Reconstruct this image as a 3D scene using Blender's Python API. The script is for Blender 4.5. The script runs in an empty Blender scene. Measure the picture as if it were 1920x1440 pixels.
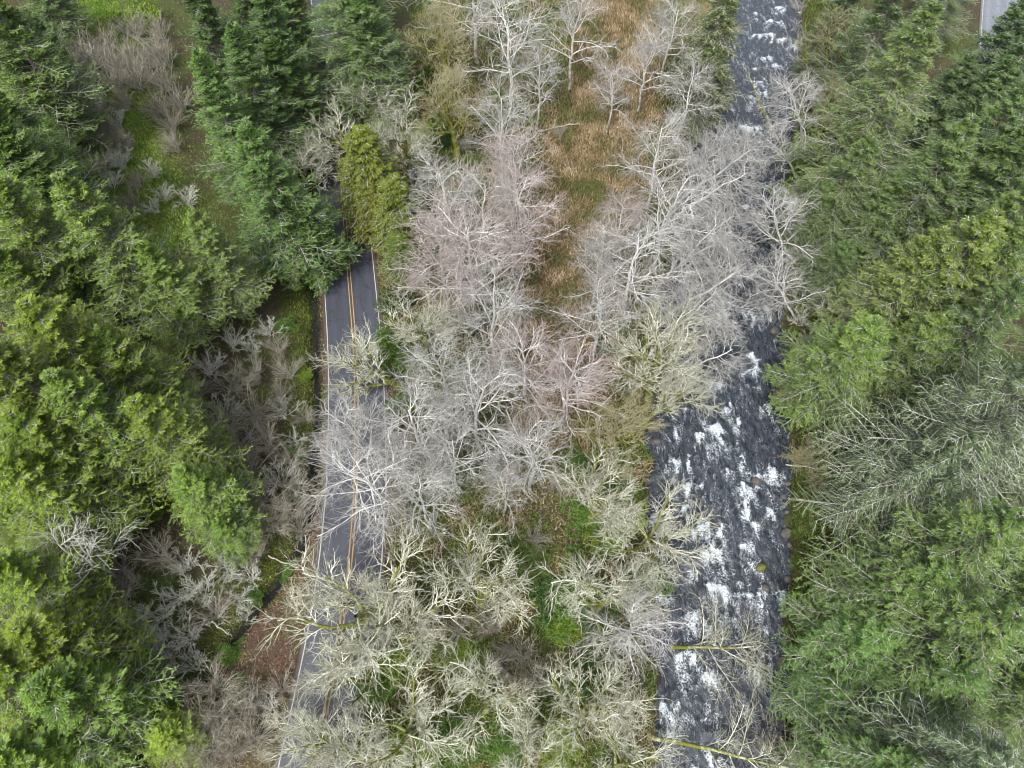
import bpy, math, random
import numpy as np
from mathutils import Vector, Matrix

# ------------------------------------------------------------------ camera, world, sun, exposure
SC = bpy.context.scene
COL = SC.collection
H = 75.0
PITCH = 60.0
FPX = 1320.0
cam_d = bpy.data.cameras.new('camera')
cam = bpy.data.objects.new('camera', cam_d)
COL.objects.link(cam)
cam.location = (0, 0, H)
cam.rotation_euler = (math.radians(90 - PITCH), 0, 0)
cam_d.sensor_width = 36.0
cam_d.lens = 36.0 * FPX / 1920.0
cam_d.clip_end = 3000
cam_d.clip_start = 0.5
SC.camera = cam

SUN_EL, SUN_ROT = 56.0, 205.0
world = bpy.data.worlds.new('World')
SC.world = world
world.use_nodes = True
wn = world.node_tree.nodes
wl = world.node_tree.links
wn.clear()
wo = wn.new('ShaderNodeOutputWorld')
bg = wn.new('ShaderNodeBackground')
sky = wn.new('ShaderNodeTexSky')
sky.sky_type = 'NISHITA'
sky.sun_disc = False
sky.sun_elevation = math.radians(SUN_EL)
sky.sun_rotation = math.radians(SUN_ROT)
sky.dust_density = 5.0
sky.air_density = 1.2
hs = wn.new('ShaderNodeHueSaturation')
hs.inputs['Saturation'].default_value = 0.35
wl.new(sky.outputs[0], hs.inputs['Color'])
wl.new(hs.outputs[0], bg.inputs[0])
bg.inputs[1].default_value = 0.15
wl.new(bg.outputs[0], wo.inputs[0])
sun_d = bpy.data.lights.new('sun', 'SUN')
sun_d.energy = 2.0
sun_d.angle = math.radians(9)
sun_d.color = (1.0, 0.975, 0.94)
sun = bpy.data.objects.new('sun', sun_d)
COL.objects.link(sun)
_a, _e = math.radians(SUN_ROT), math.radians(SUN_EL)
_sd = Vector((math.sin(_a) * math.cos(_e), math.cos(_a) * math.cos(_e), math.sin(_e)))
sun.rotation_euler = _sd.to_track_quat('Z', 'Y').to_euler()
SC.view_settings.view_transform = 'Standard'
SC.view_settings.look = 'None'
SC.view_settings.exposure = 1.0
SC.view_settings.gamma = 1.0
SC.view_settings.use_curve_mapping = False
SC.render.engine = 'CYCLES'
SC.cycles.filter_width = 0.95
SC.cycles.max_bounces = 5
SC.cycles.diffuse_bounces = 3
SC.cycles.transmission_bounces = 2
SC.cycles.transparent_max_bounces = 2

rng = np.random.default_rng(7)
random.seed(7)

# ------------------------------------------------------------------ noise
_G = [np.random.default_rng(100 + i).random((256, 256)) for i in range(8)]
def vnoise(x, y, s=0):
    x = np.asarray(x, float); y = np.asarray(y, float)
    g = _G[s % 8]
    xi = np.floor(x).astype(int); yi = np.floor(y).astype(int)
    fx = x - xi; fy = y - yi
    fx = fx * fx * (3 - 2 * fx); fy = fy * fy * (3 - 2 * fy)
    a = g[xi % 256, yi % 256]; b = g[(xi + 1) % 256, yi % 256]
    c = g[xi % 256, (yi + 1) % 256]; d = g[(xi + 1) % 256, (yi + 1) % 256]
    return (a * (1 - fx) + b * fx) * (1 - fy) + (c * (1 - fx) + d * fx) * fy
def fbm(x, y, o=4, s=0):
    t = 0; a = .5; n = 0
    for i in range(o):
        t = t + a * vnoise(x * 2 ** i + 17.3 * i, y * 2 ** i + 9.1 * i, s + i); n += a; a *= .5
    return t / n
def sstep(a, b, x):
    t = np.clip((np.asarray(x, float) - a) / (b - a), 0, 1)
    return t * t * (3 - 2 * t)

# ------------------------------------------------------------------ layout curves (metres, camera above the origin)
ROAD = np.array([(-17.0, -45), (-18.6, -12), (-18.9, -2), (-18.2, 5), (-17.4, 14), (-17.3, 24), (-18.0, 34), (-19.6, 47), (-22.6, 63.6),
                 (-26.5, 86), (-30.6, 112), (-33.5, 128), (-41, 170), (-60, 260)])
ROAD2 = np.array([(30, -45), (36, -10), (41.5, 17), (49.5, 40), (59, 56), (68.5, 74), (76.5, 92), (82.6, 108), (88.6, 124), (97, 150), (120, 260)])
RIV_R = np.array([(22, -50), (25.9, 1.9), (28.4, 14), (30.6, 24.9), (32.3, 31.3), (34.6, 45), (35.8, 54), (38.4, 68.8), (46, 96.2), (50.8, 115.9), (54, 130), (70, 260)])
RIV_L = np.array([(8, -50), (13.6, 1.9), (15.2, 19), (16.4, 34.7), (18.5, 48), (21.5, 63), (27.6, 83.9), (34, 103), (37, 124), (52, 260)])
DITCH = np.array([(-40, -6), (-33.5, 6), (-28.6, 13), (-25.2, 18.1), (-22.9, 23), (-22.7, 28), (-23.2, 38), (-25.8, 54), (-29, 70), (-37, 112), (-48, 170)])
def cx(curve, y): return np.interp(y, curve[:, 1], curve[:, 0])

def terrain(x, y):
    x = np.asarray(x, float); y = np.asarray(y, float)
    rl, rr = cx(RIV_L, y), cx(RIV_R, y)
    wig = (fbm(y * .30, x * 0 + 3.1, 3, 1) - .5) * 3.4
    din = np.minimum(x - (rl + wig), (rr + wig * .6) - x)     # >0 inside the river
    dr = np.abs(x - cx(ROAD, y)); dr2 = np.abs(x - cx(ROAD2, y))
    flat = 1 - sstep(4.2, 7.5, dr)
    flat2 = 1 - sstep(4.2, 6.5, dr2)
    dd = x - cx(DITCH, y)
    base = (fbm(x * .12, y * .12, 4, 2) - .5) * 1.2 + (fbm(x * .9, y * .9, 3, 4) - .5) * .28
    hill = np.where(dd < 0, 0.2 * np.maximum(-dd - 1.0, 0) + 7 * sstep(10, 60, -dd) * .4, 0)
    z = base + hill + 0.0
    z = z + np.where(x > rr, sstep(0, 5, x - rr) * .7, 0)
    z = z * (1 - flat) * (1 - flat2 * .98)
    # the ditch
    z = z - 1.25 * np.exp(-(dd / 0.85) ** 2)
    z = z - 3.4 * sstep(-1.3, 1.0, din)
    return z
def tz(x, y): return float(terrain(np.array([x]), np.array([y]))[0])

def ray(px, py):
    u = (px - 960) / FPX; v = (720 - py) / FPX
    c, s = math.cos(math.radians(PITCH)), math.sin(math.radians(PITCH))
    return np.array([u, c + v * s, -s + v * c])
def at_z(px, py, z):
    d = ray(px, py); t = (H - z) / -d[2]
    return d[0] * t, d[1] * t
def spot(px, py, h=0.0):
    """ground point below a point h metres above the ground that shows at this place"""
    z = 0.0
    for _ in range(12):
        x, y = at_z(px, py, z + h)
        z = z * .4 + .6 * tz(x, y)
    return x, y, tz(x, y)

# ------------------------------------------------------------------ mesh helpers
def make_mesh(name, V, F, mat, attrs=None, col=None, smooth=False, k=None):
    """V (n,3); F (m,k) index array"""
    me = bpy.data.meshes.new(name)
    V = np.asarray(V, np.float32); F = np.asarray(F, np.int32)
    m, k = F.shape
    me.vertices.add(len(V)); me.vertices.foreach_set('co', V.ravel())
    me.loops.add(m * k); me.loops.foreach_set('vertex_index', F.ravel())
    me.polygons.add(m)
    me.polygons.foreach_set('loop_start', np.arange(0, m * k, k, dtype=np.int32))
    me.polygons.foreach_set('loop_total', np.full(m, k, np.int32))
    if smooth: me.polygons.foreach_set('use_smooth', np.ones(m, bool))
    if attrs:
        for n, a in attrs.items():
            at = me.attributes.new(n, 'FLOAT', 'POINT'); at.data.foreach_set('value', np.asarray(a, np.float32).ravel())
    if col is not None:
        ca = me.color_attributes.new('col', 'FLOAT_COLOR', 'POINT')
        c4 = np.ones((len(V), 4), np.float32); c4[:, :3] = col
        ca.data.foreach_set('color', c4.ravel())
    me.update(calc_edges=True)
    if mat: me.materials.append(mat)
    return me
def link(name, me, parent=None):
    o = bpy.data.objects.new(name, me); COL.objects.link(o)
    if parent is not None: o.parent = parent
    return o
def tag(o, label=None, cat=None, group=None, kind=None):
    if label: o['label'] = label
    if cat: o['category'] = cat
    if group: o['group'] = group
    if kind: o['kind'] = kind
    return o

def unit(a): return a / np.maximum(np.linalg.norm(a, axis=-1, keepdims=True), 1e-9)

class Tubes:
    def __init__(s): s.V = []; s.F = []; s.A = []; s.R = []; s.n = 0
    def add(s, P, R, S=3, rnd=None):
        """P (N,K,3), R (N,K)"""
        N, K, _ = P.shape
        T = np.empty_like(P); T[:, 1:-1] = P[:, 2:] - P[:, :-2]; T[:, 0] = P[:, 1] - P[:, 0]; T[:, -1] = P[:, -1] - P[:, -2]
        T = unit(T)
        ref = np.where(np.abs(T[..., 2:3]) > .9, np.array([1., 0, 0]), np.array([0, 0, 1.]))
        U = unit(np.cross(T, ref)); W = np.cross(T, U)
        a = np.arange(S) * 2 * math.pi / S
        ring = U[:, :, None, :] * np.cos(a)[None, None, :, None] + W[:, :, None, :] * np.sin(a)[None, None, :, None]
        V = P[:, :, None, :] + ring * R[:, :, None, None]
        idx = np.arange(N * K * S).reshape(N, K, S)
        A = idx[:, :-1, :]; B = np.roll(A, -1, axis=2); C = np.roll(idx[:, 1:, :], -1, axis=2); D = idx[:, 1:, :]
        F = np.stack([A, B, C, D], -1).reshape(-1, 4) + s.n
        s.V.append(V.reshape(-1, 3)); s.F.append(F); s.n += N * K * S
        s.R.append(np.repeat(R.reshape(-1), S))
        if rnd is None: rnd = rng.random(N)
        s.A.append(np.repeat(rnd, K * S))
    def mesh(s, name, mat):
        return make_mesh(name, np.concatenate(s.V), np.concatenate(s.F), mat, {'thick': np.concatenate(s.R), 'rnd': np.concatenate(s.A)}, smooth=True)

def grow(P, R, per, t0, t1, ang, alen, K, lift=0.0, wig=.15, taper=.6, rmul=.55, lenprof=None, flat=0.0, droop=0.0, rmin=.01, stratify=True):
    """children of polylines P. ang=(lo,hi) degrees from the parent; alen=(lo,hi) metres or a fraction when lenprof gives it"""
    N, Kp, _ = P.shape
    M = N * per
    pi = np.repeat(np.arange(N), per)
    t = (np.tile(np.arange(per), N) + rng.random(M)) / per * (t1 - t0) + t0
    f = t * (Kp - 1); i0 = np.minimum(f.astype(int), Kp - 2); fr = (f - i0)[:, None]
    S = P[pi, i0] * (1 - fr) + P[pi, i0 + 1] * fr
    pr = R[pi, i0] * (1 - fr[:, 0]) + R[pi, i0 + 1] * fr[:, 0]
    T = unit(P[pi, i0 + 1] - P[pi, i0])
    ref = np.where(np.abs(T[:, 2:3]) > .95, np.array([1., 0, 0]), np.array([0, 0, 1.]))
    U = unit(np.cross(T, ref)); W = np.cross(U, T)
    phi = (np.tile(np.arange(per), N) * 2.4 + np.repeat(rng.random(N) * 6.28, per) + rng.normal(0, .5, M))
    if flat > 0:
        side = np.where(np.tile(np.arange(per), N) % 2 == 0, 0., math.pi)
        phi = side + rng.normal(0, (1 - flat) * 1.2 + .05, M)
    a = np.radians(rng.uniform(ang[0], ang[1], M))[:, None]
    D = unit(T * np.cos(a) + (U * np.cos(phi)[:, None] + W * np.sin(phi)[:, None]) * np.sin(a))
    L = rng.uniform(alen[0], alen[1], M)
    if lenprof is not None: L = L * lenprof(t)
    step = (L / (K - 1))[:, None]
    out = np.empty((M, K, 3)); out[:, 0] = S
    drift = rng.normal(0, wig, (M, 3))
    for k in range(1, K):
        out[:, k] = out[:, k - 1] + D * step
        D = D + rng.normal(0, wig, (M, 3)) + drift * .3
        D[:, 2] += lift - droop * k / K
        D = unit(D)
    r0 = np.maximum(np.minimum(pr * rmul, pr * .9), rmin)
    rr = r0[:, None] * (1 - (1 - taper) * np.linspace(0, 1, K)[None, :])
    return out, np.maximum(rr, rmin * .7), t

# ------------------------------------------------------------------ materials
def new_mat(name):
    m = bpy.data.materials.new(name); m.use_nodes = True
    nt = m.node_tree; nt.nodes.clear()
    out = nt.nodes.new('ShaderNodeOutputMaterial')
    b = nt.nodes.new('ShaderNodeBsdfPrincipled')
    b.inputs['Roughness'].default_value = .8
    b.inputs['Specular IOR Level'].default_value = .25
    nt.links.new(b.outputs[0], out.inputs[0])
    return m, nt, b, out
def N(nt, t, **kw):
    n = nt.nodes.new(t)
    for k, v in kw.items():
        if k.startswith('_'): setattr(n, k[1:], v)
        else: n.inputs[k].default_value = v
    return n
def mixc(nt, fac, a, b, mode='MIX'):
    n = nt.nodes.new('ShaderNodeMix'); n.data_type = 'RGBA'; n.blend_type = mode
    for s, v in ((0, fac), (6, a), (7, b)):
        if isinstance(v, (int, float)): n.inputs[s].default_value = v
        elif isinstance(v, tuple): n.inputs[s].default_value = (*v, 1) if len(v) == 3 else v
        else: nt.links.new(v, n.inputs[s])
    return n.outputs[2]
def ramp(nt, src, stops):
    r = nt.nodes.new('ShaderNodeValToRGB'); cr = r.color_ramp
    while len(cr.elements) < len(stops): cr.elements.new(.5)
    for e, (p, c) in zip(cr.elements, stops):
        e.position = p; e.color = (*c, 1) if len(c) == 3 else c
    nt.links.new(src, r.inputs[0]); return r.outputs[0]
def noise(nt, scale, detail=3, rough=.6, vec=None, dim='3D'):
    n = nt.nodes.new('ShaderNodeTexNoise'); n.inputs['Scale'].default_value = scale
    n.inputs['Detail'].default_value = detail; n.inputs['Roughness'].default_value = rough
    if vec is not None: nt.links.new(vec, n.inputs['Vector'])
    return n.outputs[0]
def attr(nt, name, out='Fac'):
    a = nt.nodes.new('ShaderNodeAttribute'); a.attribute_name = name; return a.outputs[out]
def maprange(nt, src, a, b, c=0., d=1.):
    n = nt.nodes.new('ShaderNodeMapRange')
    nt.links.new(src, n.inputs[0])
    for i, v in zip((1, 2, 3, 4), (a, b, c, d)): n.inputs[i].default_value = v
    return n.outputs[0]
def objpos(nt): return nt.nodes.new('ShaderNodeTexCoord').outputs['Object']
def geopos(nt): return nt.nodes.new('ShaderNodeNewGeometry').outputs['Position']
def mth(nt, op, a, b):
    n = nt.nodes.new('ShaderNodeMath'); n.operation = op
    for i, v in enumerate((a, b)):
        if isinstance(v, (int, float)): n.inputs[i].default_value = v
        else: nt.links.new(v, n.inputs[i])
    return n.outputs[0]

def bark_mat(name, light, dark, mossc, moss_lo, moss_hi, tint=None, brown=(.12, .095, .08), brownf=.3, fine=(.010, .019)):
    """light lichen on thin wood, moss where the limb is thick"""
    m, nt, b, _ = new_mat(name)
    p = objpos(nt)
    n1 = noise(nt, 6.0, 3, .7, p)
    rn = attr(nt, 'rnd')
    base = mixc(nt, maprange(nt, n1, .36, .62), dark, light)
    tinted = mixc(nt, maprange(nt, attr(nt, 'thick'), fine[0], fine[1], 1., 0.), base, tint or light)
    tinted = mixc(nt, maprange(nt, rn, .6, 1., 0, .5), tinted, tint or light)
    n3 = noise(nt, 2.2, 2, .6, p)
    tinted = mixc(nt, mth(nt, 'MULTIPLY', maprange(nt, n3, .55, .7), brownf), tinted, brown)
    n2 = noise(nt, 1.3, 3, .6, p)
    th = attr(nt, 'thick')
    f = mth(nt, 'ADD', maprange(nt, th, moss_lo, moss_hi), maprange(nt, n2, .3, .7, -.55, .45))
    f = mth(nt, 'MINIMUM', mth(nt, 'MAXIMUM', f, 0.), 1.)
    n4 = noise(nt, 9., 2, .6, p)
    mc = mixc(nt, maprange(nt, n4, .3, .7), mossc, tuple(c * .4 for c in mossc))
    c = mixc(nt, f, tinted, mc)
    nt.links.new(c, b.inputs['Base Color'])
    b.inputs['Roughness'].default_value = .85
    bp = N(nt, 'ShaderNodeBump', Strength=.5, Distance=.05)
    nt.links.new(n4, bp.inputs['Height']); nt.links.new(bp.outputs[0], b.inputs['Normal'])
    return m
def leaf_mat(name, trans=.25, rough=.55, vary=.35):
    """leaf colour from the 'col' attribute, changed a little for each tree"""
    m, nt, b, out = new_mat(name)
    c = attr(nt, 'col', 'Color')
    oi = nt.nodes.new('ShaderNodeObjectInfo')
    hsv = nt.nodes.new('ShaderNodeHueSaturation')
    nt.links.new(c, hsv.inputs['Color'])
    nt.links.new(maprange(nt, oi.outputs['Random'], 0, 1, 1 - vary * .5, 1 + vary * .5), hsv.inputs['Value'])
    sep = nt.nodes.new('ShaderNodeSeparateColor'); nt.links.new(oi.outputs['Color'], sep.inputs[0])
    mul = mixc(nt, 1.0, hsv.outputs[0], oi.outputs['Color'], 'MULTIPLY')
    nt.links.new(mul, b.inputs['Base Color'])
    b.inputs['Roughness'].default_value = rough
    b.inputs['Specular IOR Level'].default_value = .3
    tr = nt.nodes.new('ShaderNodeBsdfTranslucent')
    nt.links.new(mul, tr.inputs[0])
    mx = nt.nodes.new('ShaderNodeMixShader'); mx.inputs[0].default_value = trans
    nt.links.new(b.outputs[0], mx.inputs[1]); nt.links.new(tr.outputs[0], mx.inputs[2])
    nt.links.new(mx.outputs[0], out.inputs[0])
    return m

MAT = {}
MAT['alder'] = bark_mat('alder_bark', (.76, .765, .74), (.38, .38, .36), (.10, .105, .02), .13, .22, tint=(.25, .245, .235), brownf=.2)
MAT['alder_pink'] = bark_mat('alder_bark_pinkish', (.72, .715, .70), (.35, .33, .32), (.10, .105, .02), .13, .22, tint=(.29, .235, .225), brownf=.25)
MAT['maple'] = bark_mat('maple_bark', (.77, .79, .68), (.34, .345, .26), (.15, .165, .016), .034, .08, tint=(.25, .25, .18), brownf=.25)
MAT['olive'] = bark_mat('olive_bark', (.38, .375, .24), (.15, .145, .08), (.15, .16, .01), .03, .07, tint=(.28, .26, .14), brownf=.4)
MAT['brush'] = bark_mat('brush_bark', (.52, .51, .45), (.20, .19, .15), (.08, .09, .02), .09, .2, tint=(.28, .255, .20), brownf=.5)
MAT['snag'] = bark_mat('pale_lichen_bark', (.68, .70, .64), (.32, .32, .28), (.16, .17, .02), .1, .2, tint=(.48, .48, .42), brownf=.2)
MAT['trunk'] = bark_mat('conifer_bark', (.27, .25, .23), (.10, .08, .065), (.07, .08, .02), .3, .6, brownf=.5)
MAT['bough_pale'] = bark_mat('lichened_bough', (.44, .47, .42), (.16, .16, .12), (.10, .11, .02), .15, .3, tint=(.30, .31, .26), brownf=.3)
MAT['bough'] = bark_mat('conifer_bough', (.40, .42, .37), (.10, .09, .06), (.12, .12, .02), .12, .3, tint=(.16, .15, .09), brownf=.5)
MAT['needle'] = leaf_mat('needles', .22, .5, .3)
MAT['leaf'] = leaf_mat('leaves', .25, .45, .3)
MAT['blade'] = leaf_mat('grass_blades', .25, .7, .0)
MAT['stone'] = None

# ------------------------------------------------------------------ ground
def build_ground():
    xs = np.concatenate([np.linspace(-400, -125, 12)[:-1], np.arange(-125, 130, .78), np.linspace(130, 400, 12)])
    ys = np.concatenate([np.linspace(-260, -22, 10)[:-1], np.arange(-22, 165, .7), np.linspace(166, 600, 16)])
    X, Y = np.meshgrid(xs, ys, indexing='ij')
    Z = terrain(X, Y)
    V = np.stack([X, Y, Z], -1).reshape(-1, 3)
    n, m = X.shape
    I = np.arange(n * m).reshape(n, m)
    F = np.stack([I[:-1, :-1], I[1:, :-1], I[1:, 1:], I[:-1, 1:]], -1).reshape(-1, 4)
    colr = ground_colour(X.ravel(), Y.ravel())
    m_, nt, b, _ = new_mat('forest_floor')
    p = geopos(nt)
    c = attr(nt, 'col', 'Color')
    n1 = noise(nt, 2.3, 5, .75, p); n2 = noise(nt, 9., 3, .8, p)
    k = ramp(nt, n2, [(.3, (.35, .33, .3)), (.5, (.9, .9, .9)), (.72, (1.7, 1.6, 1.45))])
    c1 = mixc(nt, 1., c, k, 'MULTIPLY')
    c2 = mixc(nt, maprange(nt, n1, .52, .66, 0, .55), c1, (.055, .085, .02))
    c3 = mixc(nt, maprange(nt, n1, .30, .42, .6, 0), c2, (.028, .02, .014))
    nt.links.new(c3, b.inputs['Base Color'])
    b.inputs['Roughness'].default_value = .95
    bp = N(nt, 'ShaderNodeBump', Strength=.8, Distance=.15)
    nt.links.new(n2, bp.inputs['Height']); nt.links.new(bp.outputs[0], b.inputs['Normal'])
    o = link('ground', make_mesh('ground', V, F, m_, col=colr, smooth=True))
    tag(o, kind='structure')

def zones(x, y):
    rl, rr = cx(RIV_L, y), cx(RIV_R, y)
    rd = x - cx(ROAD, y); dd = x - cx(DITCH, y)
    w = (fbm(x * .15, y * .15, 3, 5) - .5) * 8
    mcx = np.interp(y, [20, 45, 60, 80, 100, 130], [2, 6, 8.5, 12, 16, 20])
    mw = np.interp(y, [15, 30, 45, 60, 80, 100, 130], [2, 5, 5.5, 7, 8, 8, 7])
    meadow = sstep(1.5, -1.5, np.abs(x - mcx) - mw + w * .5) * sstep(28, 42, y)
    litter = sstep(0, 1, rd - 3.6) * 0 + sstep(-3.9, -4.4, rd) * sstep(-.1, .8, dd) + sstep(-3.5, -3.9, rd) * sstep(-4.6, -4.2, rd)
    litter = np.maximum(litter, sstep(3.3, 3.7, rd) * sstep(6.0, 4.3, rd))
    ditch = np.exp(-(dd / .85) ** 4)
    island = ((x > cx(ROAD, y) + 4) & (x < rl)).astype(float)
    mossbank = sstep(-4.5, -2.5, dd) * sstep(-.3, -1.0, dd)
    rbank = sstep(-.5, .5, x - rr) * sstep(8, 5, x - rr)
    glade = np.exp(-(((x + 55.5 + (y - 83) * .47) / 5.0) ** 2)) * sstep(58, 65, y) * (x < -35)
    return meadow, litter, ditch, island, mossbank, rbank, glade

def ground_colour(x, y):
    meadow, litter, ditch, island, mossbank, rbank, glade = zones(x, y)
    n = fbm(x * .5, y * .5, 4, 6)[:, None]
    n2 = fbm(x * .22, y * .22, 3, 1)[:, None]
    c = np.array([.055, .044, .030]) * (.7 + .7 * n)
    c = c * (1 - sstep(.5, .62, n2)) + sstep(.5, .62, n2) * np.array([.055, .07, .022])
    def mix(c, f, col): f = np.clip(np.asarray(f), 0, 1)[:, None]; return c * (1 - f) + f * np.array(col)
    c = mix(c, island * .7, (.05, .052, .024))
    c = mix(c, meadow, (.10, .07, .035))
    c = mix(c, meadow * sstep(.55, .68, n[:, 0]) * .7, (.12, .13, .03))
    c = mix(c, mossbank * .4, (.05, .055, .018))
    c = mix(c, rbank * .5, (.045, .05, .016))
    c = mix(c, glade * .9, (.09, .15, .025))
    c = mix(c, litter * (.55 + .45 * sstep(.38, .5, n[:, 0])), (.085, .055, .043))
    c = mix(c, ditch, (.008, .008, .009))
    return c
build_ground()

# ------------------------------------------------------------------ roads
def ribbon(curve, off0, off1, z, y0, y1, step=1.0, cols=1, wob=0):
    ys = np.arange(y0, y1, step)
    xc = cx(curve, ys)
    xc = np.convolve(np.pad(xc, 6, mode='edge'), np.ones(13) / 13, 'valid')
    g = np.gradient(xc, ys); nx = 1 / np.sqrt(1 + g * g); ny = -g * nx
    offs = np.linspace(off0, off1, cols + 1)
    V = np.stack([np.stack([xc + o * nx, ys + o * ny, np.full_like(ys, z)], -1) for o in offs], 1)
    n, m = V.shape[:2]
    I = np.arange(n * m).reshape(n, m)
    F = np.stack([I[:-1, :-1], I[:-1, 1:], I[1:, 1:], I[1:, :-1]], -1).reshape(-1, 4)
    off = np.tile(offs, n)
    return V.reshape(-1, 3), F, off

def asphalt_mat(name, base, rough):
    m, nt, b, _ = new_mat(name)
    p = geopos(nt); off = attr(nt, 'off')
    n1 = noise(nt, 22., 3, .8, p); n2 = noise(nt, .45, 4, .6, p)
    mp = N(nt, 'ShaderNodeMapping'); mp.inputs['Scale'].default_value = (2.2, .05, 1); nt.links.new(p, mp.inputs['Vector'])
    n3 = noise(nt, 1., 3, .6, mp.outputs[0])
    # wheel tracks rub the asphalt smoother and a little paler
    w = mth(nt, 'ABSOLUTE', mth(nt, 'SUBTRACT', mth(nt, 'ABSOLUTE', off, 0), 1.65), 0)
    trk = maprange(nt, mth(nt, 'ABSOLUTE', mth(nt, 'SUBTRACT', w, .8), 0), .15, .45, 1., 0.)
    c = mixc(nt, maprange(nt, n1, .3, .7), tuple(v * .75 for v in base), tuple(v * 1.3 for v in base))
    c = mixc(nt, maprange(nt, n2, .35, .7, 0, .35), c, tuple(v * 1.6 for v in base))
    c = mixc(nt, maprange(nt, n3, .4, .7, 0, .3), c, tuple(v * .6 for v in base))
    c = mixc(nt, mth(nt, 'MULTIPLY', trk, .22), c, tuple(v * 1.9 for v in base))
    vo = nt.nodes.new('ShaderNodeTexVoronoi'); vo.feature = 'DISTANCE_TO_EDGE'; vo.inputs['Scale'].default_value = .22
    nv = nt.nodes.new('ShaderNodeTexNoise'); nv.inputs['Scale'].default_value = .9; nt.links.new(p, nv.inputs['Vector'])
    pv = nt.nodes.new('ShaderNodeVectorMath'); pv.operation = 'ADD'; nt.links.new(p, pv.inputs[0]); nt.links.new(nv.outputs['Color'], pv.inputs[1])
    nt.links.new(pv.outputs[0], vo.inputs['Vector'])
    c = mixc(nt, maprange(nt, vo.outputs['Distance'], .004, .012, .55, 0), c, (.015, .015, .017))
    dirt = mth(nt, 'MULTIPLY', maprange(nt, mth(nt, 'ABSOLUTE', off, 0), 2.9, 3.75, 0, 1.), maprange(nt, n2, .3, .6, .1, 1.))
    c = mixc(nt, dirt, c, (.07, .055, .04))
    nt.links.new(c, b.inputs['Base Color'])
    b.inputs['Roughness'].default_value = rough
    b.inputs['Specular IOR Level'].default_value = .5
    bp = N(nt, 'ShaderNodeBump', Strength=.35, Distance=.02)
    nt.links.new(n1, bp.inputs['Height']); nt.links.new(bp.outputs[0], b.inputs['Normal'])
    return m
def paint_mat(name, col):
    m, nt, b, _ = new_mat(name)
    p = geopos(nt); n1 = noise(nt, 14., 4, .8, p); n2 = noise(nt, 1.1, 3, .7, p)
    f = mth(nt, 'MULTIPLY', maprange(nt, n1, .42, .62, 0, .95), maprange(nt, n2, .3, .6, .35, 1.))
    nt.links.new(mixc(nt, f, col, (.07, .07, .075)), b.inputs['Base Color'])
    b.inputs['Roughness'].default_value = .6
    return m
asph = asphalt_mat('asphalt', (.036, .040, .052), .5)
asph2 = asphalt_mat('asphalt_damp_sky_sheen', (.12, .13, .15), .3)  # damp asphalt; its sky reflection is painted in as a paler, bluer base
yel = paint_mat('yellow_road_paint', (.36, .24, .08)); whi = paint_mat('white_road_paint', (.42, .42, .41))

def road(name, curve, mat, y0, y1, z, main=True):
    V, F, off = ribbon(curve, -3.75, 3.75, z, y0, y1, cols=12)
    # crown and edges that dip into the verge
    V[:, 2] += .05 * (1 - (off / 3.75) ** 2)
    r = link(name, make_mesh(name, V, F, mat, {'off': off}, smooth=True)); tag(r, kind='structure')
    def line(nm, a, b_, mt, lab=None):
        V, F, off = ribbon(curve, a, b_, z, y0, y1, cols=1)
        V[:, 2] += .05 * (1 - (off / 3.75) ** 2) + .006
        o = link(nm, make_mesh(nm, V, F, mt), r)
        if lab: o['label'] = lab
    if main: line('yellow_line', -.26, -.12, yel, 'left stripe of the double yellow centre line')
    if main: line('yellow_line', .12, .26, yel, 'right stripe of the double yellow centre line')
    line('white_edge_line', -3.42, -3.30, whi, 'white edge line along the left side of the road')
    if main: line('white_edge_line', 3.30, 3.42, whi, 'white edge line along the right side of the road')
    return r
road('road', ROAD, asph, -40, 200, .05)
road('side_road', ROAD2, asph2, -40, 200, .10, False)

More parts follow.
